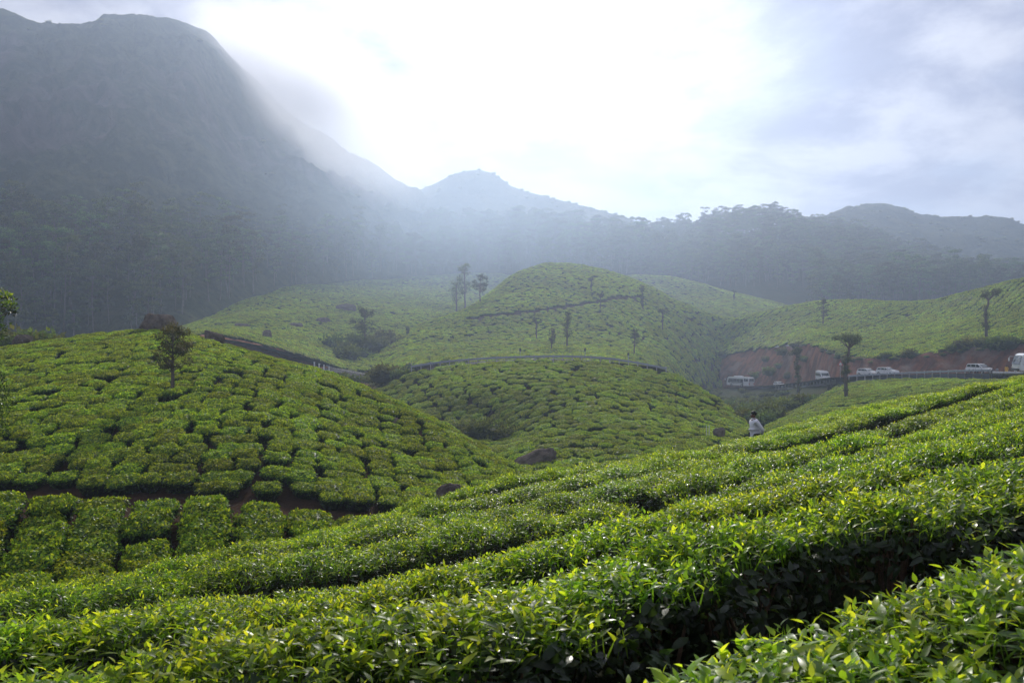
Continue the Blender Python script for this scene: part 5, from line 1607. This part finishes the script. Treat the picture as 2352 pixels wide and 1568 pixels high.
    SE = [(0, 1), (1, 2), (2, 3), (3, 4), (4, 5)]
    for s in (0, 1):
        n = len(SV); wv = np.array(wri[s]) * 0.9 + np.array(elb[s]) * 0.1
        SV += [(*sh[s], 0.073, 0.073), (*elb[s], 0.060, 0.060), (*wv, 0.045, 0.045)]; SE += [(4, n), (n, n + 1), (n + 1, n + 2)]
    skinned("shirt", SV, SE, shirt, e, 2, 1)
    MB().tube([(fw + 0.008, 0, 1.455), (fw + 0.012, 0, 1.50)], [0.078, 0.066], 12, False).build("collar", shirt, e, True)
    if skirt:
        MB().tube([(0, 0, 0.25), (0, 0, 0.6), (0, 0, 0.95), (0, 0, 1.1)], [0.26, 0.24, 0.19, 0.15], 14).build("long_dress", shirt, e, True)
    TV = [(0, 0, 0.97, 0.145, 0.165)]; TE = []
    for s in (0, 1):
        n = len(TV); kk = np.array(knee[s]); aa = np.array(ank[s]); aa[2] += 0.02
        TV += [(*hip[s], 0.105, 0.105), (*kk, 0.078, 0.078), (*aa, 0.068, 0.068)]; TE += [(0, n), (n, n + 1), (n + 1, n + 2)]
    skinned("trousers", TV, TE, legs, e, 2, 0)
    for s in (0, 1):
        a = np.array(ank[s]); t_ = np.array(toe[s])
        MB().tube([a + (-0.05, 0, -0.03), a + (0.02, 0, -0.025), (a + t_) / 2 + (0, 0, -0.005), t_ + (0.02, 0, 0)], [0.045, 0.052, 0.046, 0.03], 8).build("shoe", M_trim, e, True)
    return e


M_shirt = plain("white_cotton", (0.86, 0.86, 0.90), 0.8, var=0.05, scale=14, bump=0.01)
M_trou = plain("dark_cloth", (0.035, 0.035, 0.045), 0.8, var=0.2, scale=20)
M_yel = plain("yellow_cloth", (0.72, 0.42, 0.03), 0.75, var=0.12, scale=10)
M_maroon = plain("grey_maroon_cloth", (0.16, 0.13, 0.14), 0.8, var=0.2, scale=10)
mx, my = MAN
q, n = drop('near_slope', mx, my)
person("man in white shirt walking behind the near tea rows, hands behind back", (mx, my, -(944 - CY) / F * my - 1.74), R(188), M_shirt, M_trou, 1.72)
q_ = W(2312, 862, 131.5); person("person in bright yellow dress standing behind the parapet", q_.tolist(), R(60), M_yel, M_yel, 1.66, 'stand', True, True)
q_ = W(2333, 862, 130); person("person in white shirt stooping between the yellow figure and the coach", (q_ - (0, 0, 0.25)).tolist(), R(160), M_shirt, M_trou, 1.62, 'phone')
q_ = W(2281, 862, 134.5); person("person in dark grey clothes beside the people carrier's bonnet", (q_ - (0, 0, 0.25)).tolist(), R(30), M_maroon, M_trou, 1.60, 'stand')
q_ = W(2291, 862, 134); person("person in grey top next to the yellow-dressed figure", (q_ - (0, 0, 0.2)).tolist(), R(120), plain("grey_cloth", (0.30, 0.30, 0.31), 0.8), M_trou, 1.62, 'phone')

# ------------------------------------------------------------------ haze
hz, ht, hout = new_mat("haze_air")
pv = ht.new('ShaderNodeVolumePrincipled')
pv.inputs['Color'].default_value = (0.64, 0.77, 1.0, 1)
pv.inputs['Density'].default_value = 0.00082
pv.inputs['Anisotropy'].default_value = 0.62
ht.l.new(pv.outputs[0], hout.inputs['Volume'])
hb = MB().box((0, 850, 124), (4100, 2700, 300)).build("haze", hz)
tag(hb, "pale blue haze filling the valley", None, None, 'stuff')

# low cloud wrapping the mountain's shoulder
mm, mt_, mo = new_mat("mountain_mist")
tco = mt_.new('ShaderNodeTexCoord')
vs = mt_.new('ShaderNodeVectorMath', operation='LENGTH'); mt_.l.new(tco.outputs['Object'], vs.inputs[0])
fall = mt_.maprange(vs.outputs['Value'], 0.15, 1.0, 1.0, 0.0)
nz = mt_.maprange(mt_.noise(tco.outputs['Object'], 1.5, 4, 0.5, 0.3), 0.15, 0.80)
mv = mt_.new('ShaderNodeVolumePrincipled'); mv.inputs['Color'].default_value = (0.96, 0.96, 1.0, 1); mv.inputs['Anisotropy'].default_value = 0.62
mt_.put(mv.inputs['Density'], mt_.math('MULTIPLY', mt_.math('MULTIPLY', fall, nz), 0.05))
mt_.l.new(mv.outputs[0], mo.inputs['Volume'])
c_ = W(700, 215, 570)
bm = bmesh.new(); bmesh.ops.create_icosphere(bm, subdivisions=3, radius=1.0)
me = bpy.data.meshes.new("mist"); bm.to_mesh(me); bm.free(); me.materials.append(mm)
o = link("mist", me, None, c_.tolist()); o.scale = (128, 70, 58); o.rotation_euler = (0, R(38), 0)
tag(o, "low cloud wrapping the shoulder of the rocky mountain", None, None, 'stuff')


# thin luminous mist drifting in the valley before the far woods
mm, mt_, mo = new_mat("valley_mist")
tco = mt_.new('ShaderNodeTexCoord')
vs = mt_.new('ShaderNodeVectorMath', operation='LENGTH'); mt_.l.new(tco.outputs['Object'], vs.inputs[0])
fall = mt_.maprange(vs.outputs['Value'], 0.0, 1.0, 1.0, 0.0)
mv = mt_.new('ShaderNodeVolumePrincipled'); mv.inputs['Color'].default_value = (0.58, 0.75, 1.0, 1); mv.inputs['Anisotropy'].default_value = 0.70
mt_.put(mv.inputs['Density'], mt_.math('MULTIPLY', fall, 0.0030))
mt_.l.new(mv.outputs[0], mo.inputs['Volume'])
bm = bmesh.new(); bmesh.ops.create_icosphere(bm, subdivisions=3, radius=1.0)
me = bpy.data.meshes.new("valley_mist"); bm.to_mesh(me); bm.free(); me.materials.append(mm)
o = link("valley_mist", me, None, W(1000, 570, 400).tolist()); o.scale = (185, 170, 72)
tag(o, "thin bluish mist drifting before the far woods", None, None, 'stuff')
